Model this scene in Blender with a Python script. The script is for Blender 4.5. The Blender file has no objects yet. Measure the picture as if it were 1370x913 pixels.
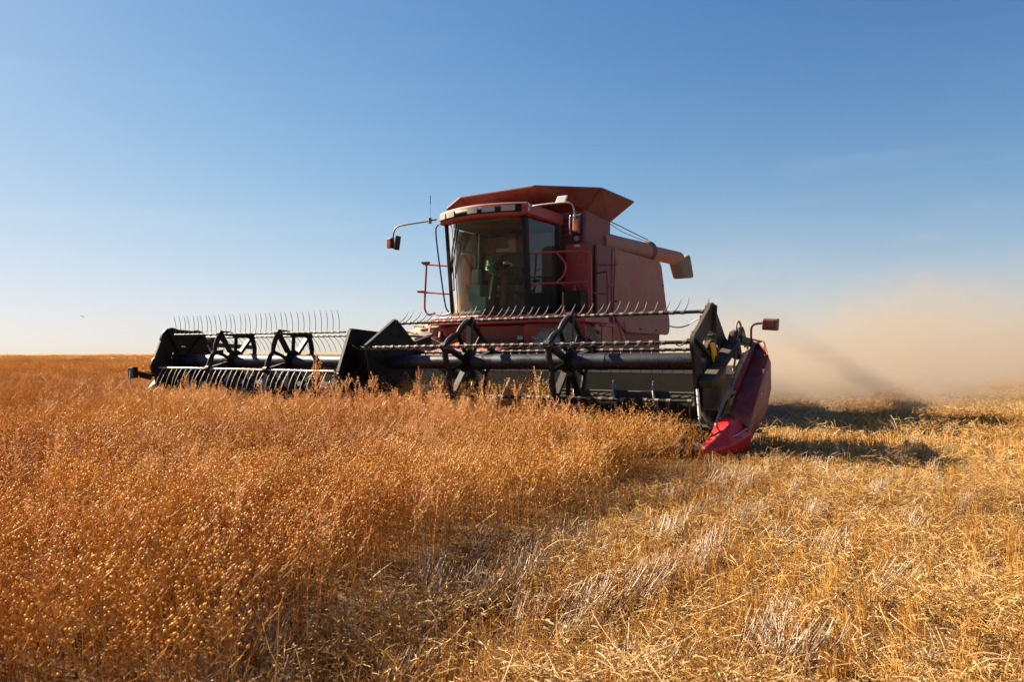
import bpy, bmesh, math, random
from mathutils import Vector, Matrix, noise as mnoise
R = math.radians
PI = math.pi
rng = random.Random(7)
sc = bpy.context.scene
COL = sc.collection

# ------------------------------------------------------------------ camera, sky, sun, exposure
H_EYE = 1.05
cam_d = bpy.data.cameras.new("camera"); cam = bpy.data.objects.new("camera", cam_d); COL.objects.link(cam)
cam.location = (0, 0, H_EYE); cam.rotation_euler = (R(90), 0, 0)
cam_d.sensor_width = 36; cam_d.lens = 26.28; cam_d.shift_y = 16.5 / 1370
cam_d.clip_start = 0.05; cam_d.clip_end = 20000
cam_d.dof.use_dof = True; cam_d.dof.focus_distance = 7.0; cam_d.dof.aperture_fstop = 6.3
sc.camera = cam

SUN_AZ = math.atan2(-0.87, 0.48)          # direction to the sun, from +Y towards +X
SUN_EL = R(33)
world = bpy.data.worlds.new("World"); sc.world = world; world.use_nodes = True
wn, wl = world.node_tree.nodes, world.node_tree.links
wn.clear()
sky = wn.new("ShaderNodeTexSky"); sky.sky_type = 'NISHITA'; sky.sun_disc = False
sky.sun_elevation = SUN_EL; sky.sun_rotation = SUN_AZ
sky.altitude = 300; sky.air_density = 1.0; sky.dust_density = 0.35; sky.ozone_density = 3.0
hsv = wn.new("ShaderNodeHueSaturation"); hsv.inputs['Saturation'].default_value = 1.10
bg = wn.new("ShaderNodeBackground"); bg.inputs['Strength'].default_value = 0.10
wo = wn.new("ShaderNodeOutputWorld")
EXPOSURE = 2.0
def sky_op(op, a, b):
    n = wn.new("ShaderNodeVectorMath"); n.operation = op
    for i, v in enumerate((a, b)):
        if hasattr(v, 'is_output'): wl.new(v, n.inputs[i])
        else: n.inputs[i].default_value = (v, v, v)
    return n.outputs[0]
wl.new(sky.outputs[0], hsv.inputs['Color'])
gam = wn.new("ShaderNodeGamma"); gam.inputs['Gamma'].default_value = 1.5
wl.new(sky_op('MULTIPLY', hsv.outputs[0], 0.244), gam.inputs['Color'])
shoulder = sky_op('DIVIDE', gam.outputs[0], sky_op('ADD', sky_op('MULTIPLY', gam.outputs[0], 0.9), 1.0))      # the bright low sky rolls off as it does on film
tint = sky_op('MULTIPLY', shoulder, 10.0 / 2 ** EXPOSURE)
tn = wn.new("ShaderNodeVectorMath"); tn.operation = 'MULTIPLY'; wl.new(tint, tn.inputs[0]); tn.inputs[1].default_value = (1.0, 0.965, 1.03)
wtc = wn.new("ShaderNodeTexCoord"); wmap = wn.new("ShaderNodeMapping"); wl.new(wtc.outputs['Generated'], wmap.inputs[0])
wmap.inputs['Rotation'].default_value = (0, R(-7), 0); wmap.inputs['Scale'].default_value = (1.6, 1.6, 11.0)
wnz = wn.new("ShaderNodeTexNoise"); wnz.inputs['Scale'].default_value = 1.5; wnz.inputs['Detail'].default_value = 7; wnz.inputs['Roughness'].default_value = 0.62; wnz.inputs['Distortion'].default_value = 0.5
wl.new(wmap.outputs[0], wnz.inputs['Vector'])
wr = wn.new("ShaderNodeMapRange"); wr.interpolation_type = 'SMOOTHSTEP'; wl.new(wnz.outputs[0], wr.inputs[0])
for i_, v_ in enumerate((0.46, 0.78, 0.0, 0.16)): wr.inputs[1 + i_].default_value = v_
wsep = wn.new("ShaderNodeSeparateXYZ"); wl.new(wtc.outputs['Generated'], wsep.inputs[0])
wz = wn.new("ShaderNodeMapRange"); wz.interpolation_type = 'SMOOTHSTEP'; wl.new(wsep.outputs[2], wz.inputs[0])
for i_, v_ in enumerate((0.02, 0.42, 1.0, 0.15)): wz.inputs[1 + i_].default_value = v_
wm = wn.new("ShaderNodeMath"); wm.operation = 'MULTIPLY'; wl.new(wr.outputs[0], wm.inputs[0]); wl.new(wz.outputs[0], wm.inputs[1])
wmix = wn.new("ShaderNodeMix"); wmix.data_type = 'RGBA'; wl.new(wm.outputs[0], wmix.inputs[0]); wl.new(tn.outputs[0], wmix.inputs[6])
wmix.inputs[7].default_value = (8.0 / 2 ** EXPOSURE, 8.2 / 2 ** EXPOSURE, 8.6 / 2 ** EXPOSURE, 1)      # thin high cloud
wl.new(wmix.outputs[2], bg.inputs['Color']); wl.new(bg.outputs[0], wo.inputs['Surface'])

sd = bpy.data.lights.new("sun", 'SUN'); sun = bpy.data.objects.new("sun", sd); COL.objects.link(sun)
sd.energy = 5.0; sd.angle = R(0.5); sd.color = (1.0, 0.87, 0.66)
sdir = Vector((math.sin(SUN_AZ) * math.cos(SUN_EL), math.cos(SUN_AZ) * math.cos(SUN_EL), math.sin(SUN_EL)))
sun.rotation_euler = sdir.to_track_quat('Z', 'Y').to_euler(); sun.location = sdir * 50
sc.view_settings.view_transform = 'Standard'; sc.view_settings.look = 'None'
sc.view_settings.exposure = EXPOSURE; sc.view_settings.gamma = 1.0; sc.view_settings.use_curve_mapping = False
sc.cycles.use_denoising = True
sc.cycles.max_bounces = 6; sc.cycles.diffuse_bounces = 3; sc.cycles.glossy_bounces = 3
sc.cycles.transmission_bounces = 4; sc.cycles.transparent_max_bounces = 12; sc.cycles.volume_bounces = 1
sc.cycles.volume_step_rate = 1.0; sc.cycles.volume_max_steps = 128
sc.cycles.use_adaptive_sampling = True; sc.cycles.adaptive_threshold = 0.02

# ------------------------------------------------------------------ machine frame (X along the header, Y backwards, Z up)
MX, MY, TH = -1.81, 10.14, 0.566
def to_world(X, Y):
    return (MX + X * math.cos(TH) + Y * math.sin(TH), MY - X * math.sin(TH) + Y * math.cos(TH))
def to_local(x, y):
    dx, dy = x - MX, y - MY
    return (dx * math.cos(TH) - dy * math.sin(TH), dx * math.sin(TH) + dy * math.cos(TH))

# ------------------------------------------------------------------ materials
def new_mat(name):
    m = bpy.data.materials.new(name); m.use_nodes = True
    nt = m.node_tree; nt.nodes.clear()
    out = nt.nodes.new("ShaderNodeOutputMaterial")
    return m, nt, out
def noise_node(nt, coord, scale, detail=4, rough=0.6):
    n = nt.nodes.new("ShaderNodeTexNoise"); n.inputs['Scale'].default_value = scale
    n.inputs['Detail'].default_value = detail; n.inputs['Roughness'].default_value = rough
    nt.links.new(coord, n.inputs['Vector']); return n
def ramp(nt, fac, stops):
    r = nt.nodes.new("ShaderNodeValToRGB"); e = r.color_ramp.elements
    while len(e) < len(stops): e.new(0.5)
    for el, (p, c) in zip(e, stops):
        el.position = p; el.color = (*c, 1) if len(c) == 3 else c
    nt.links.new(fac, r.inputs['Fac']); return r
def mixc(nt, fac, a, b, mode='MIX'):
    m = nt.nodes.new("ShaderNodeMix"); m.data_type = 'RGBA'; m.blend_type = mode
    for i, v in ((0, fac), (6, a), (7, b)):
        if hasattr(v, 'is_output'): nt.links.new(v, m.inputs[i])
        else: m.inputs[i].default_value = v if i == 0 else (*v, 1)
    return m.outputs[2]
def math_node(nt, op, a, b=None, c=None):
    m = nt.nodes.new("ShaderNodeMath"); m.operation = op
    for i, v in enumerate((a, b, c)):
        if v is None: continue
        if hasattr(v, 'is_output'): nt.links.new(v, m.inputs[i])
        else: m.inputs[i].default_value = v
    return m.outputs[0]

def paint(name, base, dust=0.25, rough=0.42, metallic=0.0, dustcol=(0.33, 0.25, 0.19), scale=1.6, spec=0.5, coat=0.0, settle=0.45):
    m, nt, out = new_mat(name)
    tc = nt.nodes.new("ShaderNodeTexCoord").outputs['Object']
    n1 = noise_node(nt, tc, scale, 6, 0.65)
    n2 = noise_node(nt, tc, scale * 14, 4, 0.7)
    n3 = noise_node(nt, tc, 90, 2, 0.5)
    geo = nt.nodes.new("ShaderNodeNewGeometry")
    sep = nt.nodes.new("ShaderNodeSeparateXYZ"); nt.links.new(geo.outputs['True Normal'], sep.inputs[0])
    up = math_node(nt, 'MULTIPLY', math_node(nt, 'MAXIMUM', sep.outputs[2], 0.0), settle)      # dust settles on what faces up
    a = math_node(nt, 'MULTIPLY_ADD', n1.outputs[0], 1.6, -0.8 + dust)
    b = math_node(nt, 'MULTIPLY_ADD', n2.outputs[0], 0.7, -0.35)
    f = math_node(nt, 'ADD', math_node(nt, 'ADD', a, b), up)
    cl = nt.nodes.new("ShaderNodeClamp"); nt.links.new(f, cl.inputs[0])
    cl.inputs[1].default_value = dust * 0.3; cl.inputs[2].default_value = min(0.9, dust * 1.6 + 0.25)
    col = mixc(nt, cl.outputs[0], base, dustcol)
    p = nt.nodes.new("ShaderNodeBsdfPrincipled")
    nt.links.new(col, p.inputs['Base Color'])
    p.inputs['Metallic'].default_value = metallic
    p.inputs['Specular IOR Level'].default_value = spec
    rr = math_node(nt, 'MULTIPLY_ADD', cl.outputs[0], 0.45, rough)
    nt.links.new(rr, p.inputs['Roughness'])
    p.inputs['Coat Weight'].default_value = coat
    bmp = nt.nodes.new("ShaderNodeBump"); bmp.inputs['Strength'].default_value = 0.06; bmp.inputs['Distance'].default_value = 0.01
    nt.links.new(n3.outputs[0], bmp.inputs['Height']); nt.links.new(bmp.outputs[0], p.inputs['Normal'])
    nt.links.new(p.outputs[0], out.inputs[0])
    return m

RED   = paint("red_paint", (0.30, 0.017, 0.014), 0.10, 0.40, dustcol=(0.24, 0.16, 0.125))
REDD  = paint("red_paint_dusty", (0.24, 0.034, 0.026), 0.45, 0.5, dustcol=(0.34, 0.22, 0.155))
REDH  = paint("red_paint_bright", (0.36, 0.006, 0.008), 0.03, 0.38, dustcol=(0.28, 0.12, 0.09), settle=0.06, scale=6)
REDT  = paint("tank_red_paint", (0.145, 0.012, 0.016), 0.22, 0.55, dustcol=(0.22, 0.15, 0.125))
REDM = paint("red_paint_maroon", (0.16, 0.009, 0.012), 0.16, 0.5, dustcol=(0.24, 0.15, 0.12), settle=0.10, scale=4, spec=0.3)
SPOUTM = paint("rubber_spout", (0.13, 0.105, 0.085), 0.3, 0.7, dustcol=(0.24, 0.19, 0.14))
BLACK = paint("black_paint", (0.004, 0.004, 0.005), 0.03, 0.5, dustcol=(0.05, 0.04, 0.032), spec=0.20, settle=0.25)
BLACKD = paint("black_paint_dusty", (0.010, 0.009, 0.008), 0.2, 0.5, dustcol=(0.10, 0.075, 0.055), spec=0.25)
TUBE  = paint("reel_tube_paint", (0.006, 0.0075, 0.014), 0.03, 0.26, dustcol=(0.05, 0.046, 0.046), scale=3, spec=0.4)
TUBEB = paint("reel_collar_paint", (0.004, 0.009, 0.028), 0.02, 0.44, dustcol=(.05, .05, .06), settle=0.15, spec=0.4)
STEEL = paint("worn_steel", (0.42, 0.40, 0.38), 0.15, 0.35, metallic=0.7)
GREY  = paint("grey_sheet", (0.13, 0.12, 0.105), 0.30, 0.5, dustcol=(0.22, 0.17, 0.13))
DGREY = paint("dark_grey_sheet", (0.014, 0.012, 0.009), 0.2, 0.6, dustcol=(0.07, 0.052, 0.035), spec=0.2)
TINE  = paint("tine_wire", (0.05, 0.040, 0.036), 0.12, 0.42, metallic=0.2)
RUBBER = paint("dusty_rubber", (0.03, 0.028, 0.026), 0.55, 0.7, dustcol=(0.30, 0.24, 0.18))
ORANGE = paint("orange_lens", (0.48, 0.07, 0.015), 0.08, 0.3)
REDLENS = paint("red_lens", (0.09, 0.006, 0.005), 0.05, 0.3, spec=0.3)
WHITE = paint("white_plastic", (0.58, 0.56, 0.53), 0.08, 0.4)
LAMPW = paint("clear_lamp_lens", (0.34, 0.30, 0.27), 0.12, 0.15)
YELLOW = paint("yellow_reflector", (0.70, 0.38, 0.0), 0.02, 0.35)
TAN = paint("tan_trim", (0.20, 0.13, 0.09), 0.2, 0.6)
PALE = paint("pale_truck_paint", (0.30, 0.26, 0.22), 0.2, 0.5)
WALLM = paint("dusty_end_sheet", (0.30, 0.26, 0.21), 0.3, 0.55, dustcol=(0.36, 0.29, 0.22))
DARKSTEEL = paint("dark_steel", (0.10, 0.095, 0.09), 0.15, 0.4, metallic=0.5)
TEAL = paint("teal_plastic", (0.07, 0.20, 0.15), 0.1, 0.5)
SKIN = paint("skin", (0.42, 0.22, 0.15), 0.0, 0.5, settle=0, dustcol=(.42, .22, .15))
CLOTH = paint("dark_shirt", (0.06, 0.075, 0.04), 0.0, 0.8, settle=0, dustcol=(.08, .09, .05))
CLOTH2 = paint("brown_trousers", (0.10, 0.05, 0.03), 0.0, 0.85, settle=0, dustcol=(.12, .07, .045))
GREENP = paint("green_leaf_plastic", (0.015, 0.13, 0.02), 0.0, 0.45, settle=0)
SEATM = paint("seat_fabric", (0.05, 0.04, 0.035), 0.15, 0.85)
HOSE = paint("rubber_hose", (0.05, 0.04, 0.035), 0.35, 0.6)

def glass_mat(name, tint, gloss=0.10, ior=1.18):
    m, nt, out = new_mat(name)
    tr = nt.nodes.new("ShaderNodeBsdfTransparent"); tr.inputs[0].default_value = (*tint, 1)
    gl = nt.nodes.new("ShaderNodeBsdfGlossy"); gl.inputs['Roughness'].default_value = 0.03
    df = nt.nodes.new("ShaderNodeBsdfDiffuse"); df.inputs[0].default_value = (0.40, 0.32, 0.24, 1)     # film of dust
    tc = nt.nodes.new("ShaderNodeTexCoord").outputs['Object']
    n = noise_node(nt, tc, 2.5, 6, 0.7)
    fr = nt.nodes.new("ShaderNodeFresnel"); fr.inputs[0].default_value = ior
    mx = nt.nodes.new("ShaderNodeMixShader"); nt.links.new(fr.outputs[0], mx.inputs[0])
    nt.links.new(tr.outputs[0], mx.inputs[1]); nt.links.new(gl.outputs[0], mx.inputs[2])
    m2 = nt.nodes.new("ShaderNodeMixShader")
    nt.links.new(math_node(nt, 'MULTIPLY', n.outputs[0], gloss), m2.inputs[0])
    nt.links.new(mx.outputs[0], m2.inputs[1]); nt.links.new(df.outputs[0], m2.inputs[2])
    nt.links.new(m2.outputs[0], out.inputs[0]); return m
GLASS = glass_mat("windshield_glass", (0.82, 0.90, 0.78), 0.14, 1.12)
GLASSB = glass_mat("dark_tinted_glass", (0.22, 0.22, 0.19), 0.10)
GLASSD = glass_mat("tinted_glass", (0.50, 0.66, 0.68), 0.12, 1.5)

def straw_mat(name, stops, transl=0.3, rough=0.5, patch=0.35, spec=0.4, vary=0.35):
    """Dry stalks: colour differs from stalk clump to stalk clump and across the field."""
    m, nt, out = new_mat(name)
    oi = nt.nodes.new("ShaderNodeObjectInfo")
    geo = nt.nodes.new("ShaderNodeNewGeometry")
    n1 = noise_node(nt, geo.outputs['Position'], patch, 3, 0.6)
    n2 = noise_node(nt, geo.outputs['Position'], 60, 2, 0.6)
    f = math_node(nt, 'MULTIPLY_ADD', geo.outputs['Random Per Island'], vary, 0.5 - vary / 2)
    f = math_node(nt, 'ADD', f, math_node(nt, 'MULTIPLY_ADD', n1.outputs[0], 1.1, -0.55))
    f = math_node(nt, 'ADD', f, math_node(nt, 'MULTIPLY_ADD', n2.outputs[0], 0.3, -0.15))
    f = math_node(nt, 'ADD', f, math_node(nt, 'MULTIPLY_ADD', oi.outputs['Random'], 0.24, -0.12))
    c = ramp(nt, f, stops).outputs[0]
    p = nt.nodes.new("ShaderNodeBsdfPrincipled"); nt.links.new(c, p.inputs['Base Color'])
    p.inputs['Roughness'].default_value = rough; p.inputs['Specular IOR Level'].default_value = spec
    if transl > 0:
        t = nt.nodes.new("ShaderNodeBsdfTranslucent"); nt.links.new(c, t.inputs[0])
        mx = nt.nodes.new("ShaderNodeMixShader"); mx.inputs[0].default_value = transl
        nt.links.new(p.outputs[0], mx.inputs[1]); nt.links.new(t.outputs[0], mx.inputs[2])
        nt.links.new(mx.outputs[0], out.inputs[0])
    else:
        nt.links.new(p.outputs[0], out.inputs[0])
    return m
FLAX_STEM = straw_mat("flax_stem", [(0.02, (0.16, 0.050, 0.007)), (0.42, (0.52, 0.215, 0.024)), (0.75, (0.66, 0.37, 0.075)), (1.0, (0.72, 0.50, 0.20))], 0.30, vary=0.8)
FLAX_BOLL = straw_mat("flax_boll", [(0.02, (0.30, 0.105, 0.014)), (0.45, (0.66, 0.31, 0.042)), (0.75, (0.76, 0.47, 0.10)), (1.0, (0.80, 0.58, 0.22))], 0.26, 0.5, spec=0.25, vary=0.6)
WEED_M = straw_mat("dry_weed", [(0.1, (0.50, 0.24, 0.08)), (0.45, (0.72, 0.44, 0.18)), (1.0, (0.82, 0.66, 0.44))], 0.42, patch=0.6)
STUB_M = straw_mat("flax_stubble", [(0.05, (0.24, 0.09, 0.014)), (0.4, (0.50, 0.24, 0.045)), (0.7, (0.64, 0.39, 0.10)), (1.0, (0.70, 0.51, 0.21))], 0.34, vary=0.6)
LITTER_M = straw_mat("straw_litter", [(0.05, (0.20, 0.085, 0.018)), (0.35, (0.47, 0.255, 0.065)), (0.7, (0.65, 0.435, 0.155)), (1.0, (0.76, 0.61, 0.36))], 0.34, vary=0.75)
OLD_M = straw_mat("old_grey_stubble", [(0.1, (0.18, 0.11, 0.06)), (0.5, (0.40, 0.29, 0.19)), (1.0, (0.58, 0.46, 0.34))], 0.05, 0.6, vary=0.8)

def ground_mat():
    m, nt, out = new_mat("field_soil")
    geo = nt.nodes.new("ShaderNodeNewGeometry"); pos = geo.outputs['Position']
    n1 = noise_node(nt, pos, 3.0, 8, 0.7); n2 = noise_node(nt, pos, 45, 4, 0.7)
    c1 = ramp(nt, n1.outputs[0], [(0.3, (0.060, 0.034, 0.018)), (0.7, (0.16, 0.085, 0.038))]).outputs[0]
    c2 = ramp(nt, n2.outputs[0], [(0.35, (0.05, 0.03, 0.017)), (0.62, (0.30, 0.16, 0.06))]).outputs[0]
    near = mixc(nt, 0.5, c1, c2)
    n3 = noise_node(nt, pos, 0.25, 6, 0.7)
    far = ramp(nt, n3.outputs[0], [(0.3, (0.30, 0.15, 0.055)), (0.7, (0.42, 0.23, 0.09))]).outputs[0]
    sep = nt.nodes.new("ShaderNodeSeparateXYZ"); nt.links.new(pos, sep.inputs[0])
    fy = nt.nodes.new("ShaderNodeMapRange"); nt.links.new(sep.outputs[1], fy.inputs[0])
    fy.inputs[1].default_value = 14; fy.inputs[2].default_value = 40          # stalk cover, seen as one tone further out
    c = mixc(nt, fy.outputs[0], near, far)
    p = nt.nodes.new("ShaderNodeBsdfPrincipled"); nt.links.new(c, p.inputs['Base Color']); p.inputs['Roughness'].default_value = 0.95
    p.inputs['Specular IOR Level'].default_value = 0.1
    b = nt.nodes.new("ShaderNodeBump"); b.inputs['Strength'].default_value = 0.8; b.inputs['Distance'].default_value = 0.03
    nt.links.new(n2.outputs[0], b.inputs['Height']); nt.links.new(b.outputs[0], p.inputs['Normal'])
    nt.links.new(p.outputs[0], out.inputs[0]); return m

# ------------------------------------------------------------------ mesh helpers
class MB:
    def __init__(s): s.v = []; s.f = []; s.m = []
    def add(s, vs, fs, mi=0):
        o = len(s.v); s.v += [tuple(v) for v in vs]; s.f += [tuple(i + o for i in f) for f in fs]; s.m += [mi] * len(fs)
    def hexa(s, p, mi=0):        # 8 points: bottom ring 0-3, top ring 4-7
        s.add(p, [(3, 2, 1, 0), (4, 5, 6, 7), (0, 1, 5, 4), (1, 2, 6, 5), (2, 3, 7, 6), (3, 0, 4, 7)], mi)
    def box(s, c, d, rot=None, mi=0):
        x, y, z = d[0] / 2, d[1] / 2, d[2] / 2
        p = [Vector(q) for q in ((-x, -y, -z), (x, -y, -z), (x, y, -z), (-x, y, -z), (-x, -y, z), (x, -y, z), (x, y, z), (-x, y, z))]
        if rot is not None: p = [rot @ q for q in p]
        s.hexa([q + Vector(c) for q in p], mi)
    def bar(s, a, b, w, h, up=(0, 0, 1), mi=0):     # rectangular bar between two points
        a, b = Vector(a), Vector(b); d = b - a; L = d.length; z = d.normalized()
        x = Vector(up).cross(z)
        if x.length < 1e-4: x = Vector((1, 0, 0)).cross(z)
        x.normalize(); y = z.cross(x)
        s.box((a + b) / 2, (w, h, L), Matrix((x, y, z)).transposed(), mi)
    def tube(s, pts, r, n=8, caps=True, mi=0):
        pts = [Vector(p) for p in pts]; k = len(pts)
        rs = r if isinstance(r, (list, tuple)) else [r] * k
        t0 = (pts[1] - pts[0]).normalized()
        u = t0.cross(Vector((0, 0, 1)))
        if u.length < 0.05: u = t0.cross(Vector((0, 1, 0)))
        u.normalize(); vs = []
        for i, p in enumerate(pts):
            t = (pts[min(i + 1, k - 1)] - pts[max(i - 1, 0)]).normalized()
            u = (u - t * u.dot(t))
            u = u.normalized() if u.length > 1e-6 else t.orthogonal().normalized()
            w = t.cross(u)
            for j in range(n):
                a = 2 * PI * j / n
                vs.append(p + (u * math.cos(a) + w * math.sin(a)) * rs[i])
        fs = [(i * n + j, i * n + (j + 1) % n, (i + 1) * n + (j + 1) % n, (i + 1) * n + j) for i in range(k - 1) for j in range(n)]
        if caps: fs += [tuple(range(n))[::-1], tuple((k - 1) * n + j for j in range(n))]
        s.add(vs, fs, mi)
    def prism(s, poly, d, mi=0):   # polygon (3D points) extruded by vector d
        n = len(poly); d = Vector(d); vs = [Vector(p) for p in poly] + [Vector(p) + d for p in poly]
        s.add(vs, [tuple(range(n))[::-1], tuple(range(n, 2 * n))] + [(i, (i + 1) % n, n + (i + 1) % n, n + i) for i in range(n)], mi)
    def disc(s, c, axis, r, h, n=24, mi=0):
        a = Vector(axis).normalized(); c = Vector(c)
        s.tube([c - a * h / 2, c + a * h / 2], r, n, True, mi)
    def build(s, name, mats, parent=None, smooth=None, bevel=0, seg=2, link=True):
        me = bpy.data.meshes.new(name); me.from_pydata(s.v, [], s.f)
        mats = mats if isinstance(mats, (list, tuple)) else [mats]
        for m in mats: me.materials.append(m)
        me.polygons.foreach_set('material_index', s.m)
        bm = bmesh.new(); bm.from_mesh(me); bmesh.ops.recalc_face_normals(bm, faces=bm.faces); bm.to_mesh(me); bm.free()
        if smooth is not None:
            me.polygons.foreach_set('use_smooth', [True] * len(me.polygons))
            me.set_sharp_from_angle(angle=R(smooth))
        o = bpy.data.objects.new(name, me)
        if link: COL.objects.link(o)
        if parent: o.parent = parent
        if bevel:
            b = o.modifiers.new("bevel", 'BEVEL'); b.width = bevel; b.segments = seg; b.limit_method = 'ANGLE'; b.angle_limit = R(35)
        return o
def thing(name, label, cat, loc=(0, 0, 0), rz=0, group=None):
    o = bpy.data.objects.new(name, None); COL.objects.link(o); o.location = loc; o.rotation_euler = (0, 0, rz)
    o.empty_display_size = 0.2; tag(o, label, cat, group); return o
def tag(o, label=None, cat=None, group=None, kind=None):
    if label: o['label'] = label
    if cat: o['category'] = cat
    if group: o['group'] = group
    if kind: o['kind'] = kind
    return o
def lerp(a, b, t): return a + (b - a) * t
def arc_pts(c, r, a0, a1, n, ax1, ax2):
    c = Vector(c); ax1 = Vector(ax1); ax2 = Vector(ax2)
    return [c + ax1 * r * math.cos(lerp(a0, a1, i / n)) + ax2 * r * math.sin(lerp(a0, a1, i / n)) for i in range(n + 1)]
def smooth_path(pts, n=6):
    pts = [Vector(p) for p in pts]; out = []
    P = [pts[0]] + pts + [pts[-1]]
    for i in range(1, len(P) - 2):
        p0, p1, p2, p3 = P[i - 1], P[i], P[i + 1], P[i + 2]
        for j in range(n):
            t = j / n
            out.append(0.5 * ((2 * p1) + (p2 - p0) * t + (2 * p0 - 5 * p1 + 4 * p2 - p3) * t * t + (3 * p1 - p0 - 3 * p2 + p3) * t ** 3))
    out.append(pts[-1]); return out

# ------------------------------------------------------------------ ground
CUT_X = 4.78
def is_uncut(x, y):
    X, Y = to_local(x, y)
    wob = 0.10 * mnoise.noise((x * 0.9, y * 0.9, 3.1)) + 0.05 * mnoise.noise((x * 4, y * 4, 1.0))
    e = CUT_X - 0.24 * max(0.0, min(1.0, (Y + 2.6) / 1.6))
    e += 0.30 * max(0.0, min(1.0, (-Y - 4.2) / 2.5))
    return (X < e + wob and Y < -0.32) or (X < -4.72 + wob and Y < 400)
def ground_z(x, y):
    d = math.hypot(x, y)
    z = 0.035 * mnoise.noise((x * 0.8, y * 0.8, 0.3)) + 0.022 * mnoise.noise((x * 3.1, y * 3.1, 5.0))
    return z * max(0.0, min(1.0, 1.6 - d / 25.0))
def grid_sheet(name, mat, xs, ys, zf):
    vs = [(x, y, zf(x, y)) for y in ys for x in xs]; n = len(xs)
    fs = [(j * n + i, j * n + i + 1, (j + 1) * n + i + 1, (j + 1) * n + i) for j in range(len(ys) - 1) for i in range(n - 1)]
    b = MB(); b.add(vs, fs); return b.build(name, mat, smooth=180)
def axis_vals(a, b, step, far):
    v = []; x = a
    while x < b: v.append(x); x += step
    v.append(b); s = step
    while v[-1] < far: s *= 1.35; v.append(v[-1] + s)
    s = step
    while v[0] > -far: s *= 1.35; v.insert(0, v[0] - s)
    return v
ground = grid_sheet("ground", ground_mat(), axis_vals(-8, 9, 0.16, 6000), axis_vals(0, 16, 0.16, 6000), ground_z)
tag(ground, kind='structure')

# ------------------------------------------------------------------ scatter tool: a mesh of points whose points carry instances of clumps
protos_done = {}
def scatter(name, pts, protos, mat0):
    """pts: (x, y, z, rx, ry, rz, sx, sz, idx)"""
    col = bpy.data.collections.new(name + "_clumps")
    for i, p in enumerate(protos):
        p.name = "%s_clump_%02d" % (name, i); col.objects.link(p)
    me = bpy.data.meshes.new(name); me.from_pydata([p[:3] for p in pts], [], [])
    a = me.attributes.new("rot", 'FLOAT_VECTOR', 'POINT'); a.data.foreach_set('vector', [c for p in pts for c in p[3:6]])
    a = me.attributes.new("scl", 'FLOAT_VECTOR', 'POINT'); a.data.foreach_set('vector', [c for p in pts for c in (p[6], p[6], p[7])])
    a = me.attributes.new("idx", 'INT', 'POINT'); a.data.foreach_set('value', [p[8] for p in pts])
    me.materials.append(mat0)
    o = bpy.data.objects.new(name, me); COL.objects.link(o)
    ng = bpy.data.node_groups.new(name + "_scatter", 'GeometryNodeTree')
    ng.interface.new_socket("Geometry", in_out='INPUT', socket_type='NodeSocketGeometry')
    ng.interface.new_socket("Geometry", in_out='OUTPUT', socket_type='NodeSocketGeometry')
    N, L = ng.nodes, ng.links
    gi = N.new("NodeGroupInput"); go = N.new("NodeGroupOutput")
    ci = N.new("GeometryNodeCollectionInfo"); ci.inputs['Collection'].default_value = col
    ci.inputs['Separate Children'].default_value = True; ci.inputs['Reset Children'].default_value = True
    iop = N.new("GeometryNodeInstanceOnPoints"); iop.inputs['Pick Instance'].default_value = True
    def attr(nm, t):
        n = N.new("GeometryNodeInputNamedAttribute"); n.data_type = t; n.inputs['Name'].default_value = nm; return n.outputs['Attribute']
    L.new(gi.outputs[0], iop.inputs['Points']); L.new(ci.outputs[0], iop.inputs['Instance'])
    L.new(attr("idx", 'INT'), iop.inputs['Instance Index'])
    L.new(attr("rot", 'FLOAT_VECTOR'), iop.inputs['Rotation']); L.new(attr("scl", 'FLOAT_VECTOR'), iop.inputs['Scale'])
    L.new(iop.outputs[0], go.inputs[0])
    md = o.modifiers.new("scatter", 'NODES'); md.node_group = ng
    return o

def ico(sub):
    bm = bmesh.new(); bmesh.ops.create_icosphere(bm, subdivisions=sub, radius=1)
    v = [tuple(q.co) for q in bm.verts]; f = [tuple(q.index for q in p.verts) for p in bm.faces]; bm.free(); return v, f
ICO1 = ico(1); ICO0 = ([(0, 0, 1.25), (1, 0, 0), (0, 1, 0), (-1, 0, 0), (0, -1, 0), (0, 0, -1)],
                       [(0, 1, 2), (0, 2, 3), (0, 3, 4), (0, 4, 1), (5, 2, 1), (5, 3, 2), (5, 4, 3), (5, 1, 4)])
def boll(b, p, r, geo, d):
    v, f = geo
    z = d.normalized(); x = z.orthogonal().normalized(); y = z.cross(x)
    b.add([p + x * q[0] * r + y * q[1] * r + z * q[2] * r * 1.12 for q in v], f, 1)
    if geo is ICO1:   # dry sepals: small points at the tip
        b.add([p + z * r * 2.1, p + z * r * 0.8 + x * r * 0.5, p + z * r * 0.8 - x * r * 0.25 + y * r * 0.45, p + z * r * 0.8 - x * r * 0.25 - y * r * 0.45],
              [(0, 1, 2), (0, 2, 3), (0, 3, 1)], 0)
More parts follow.
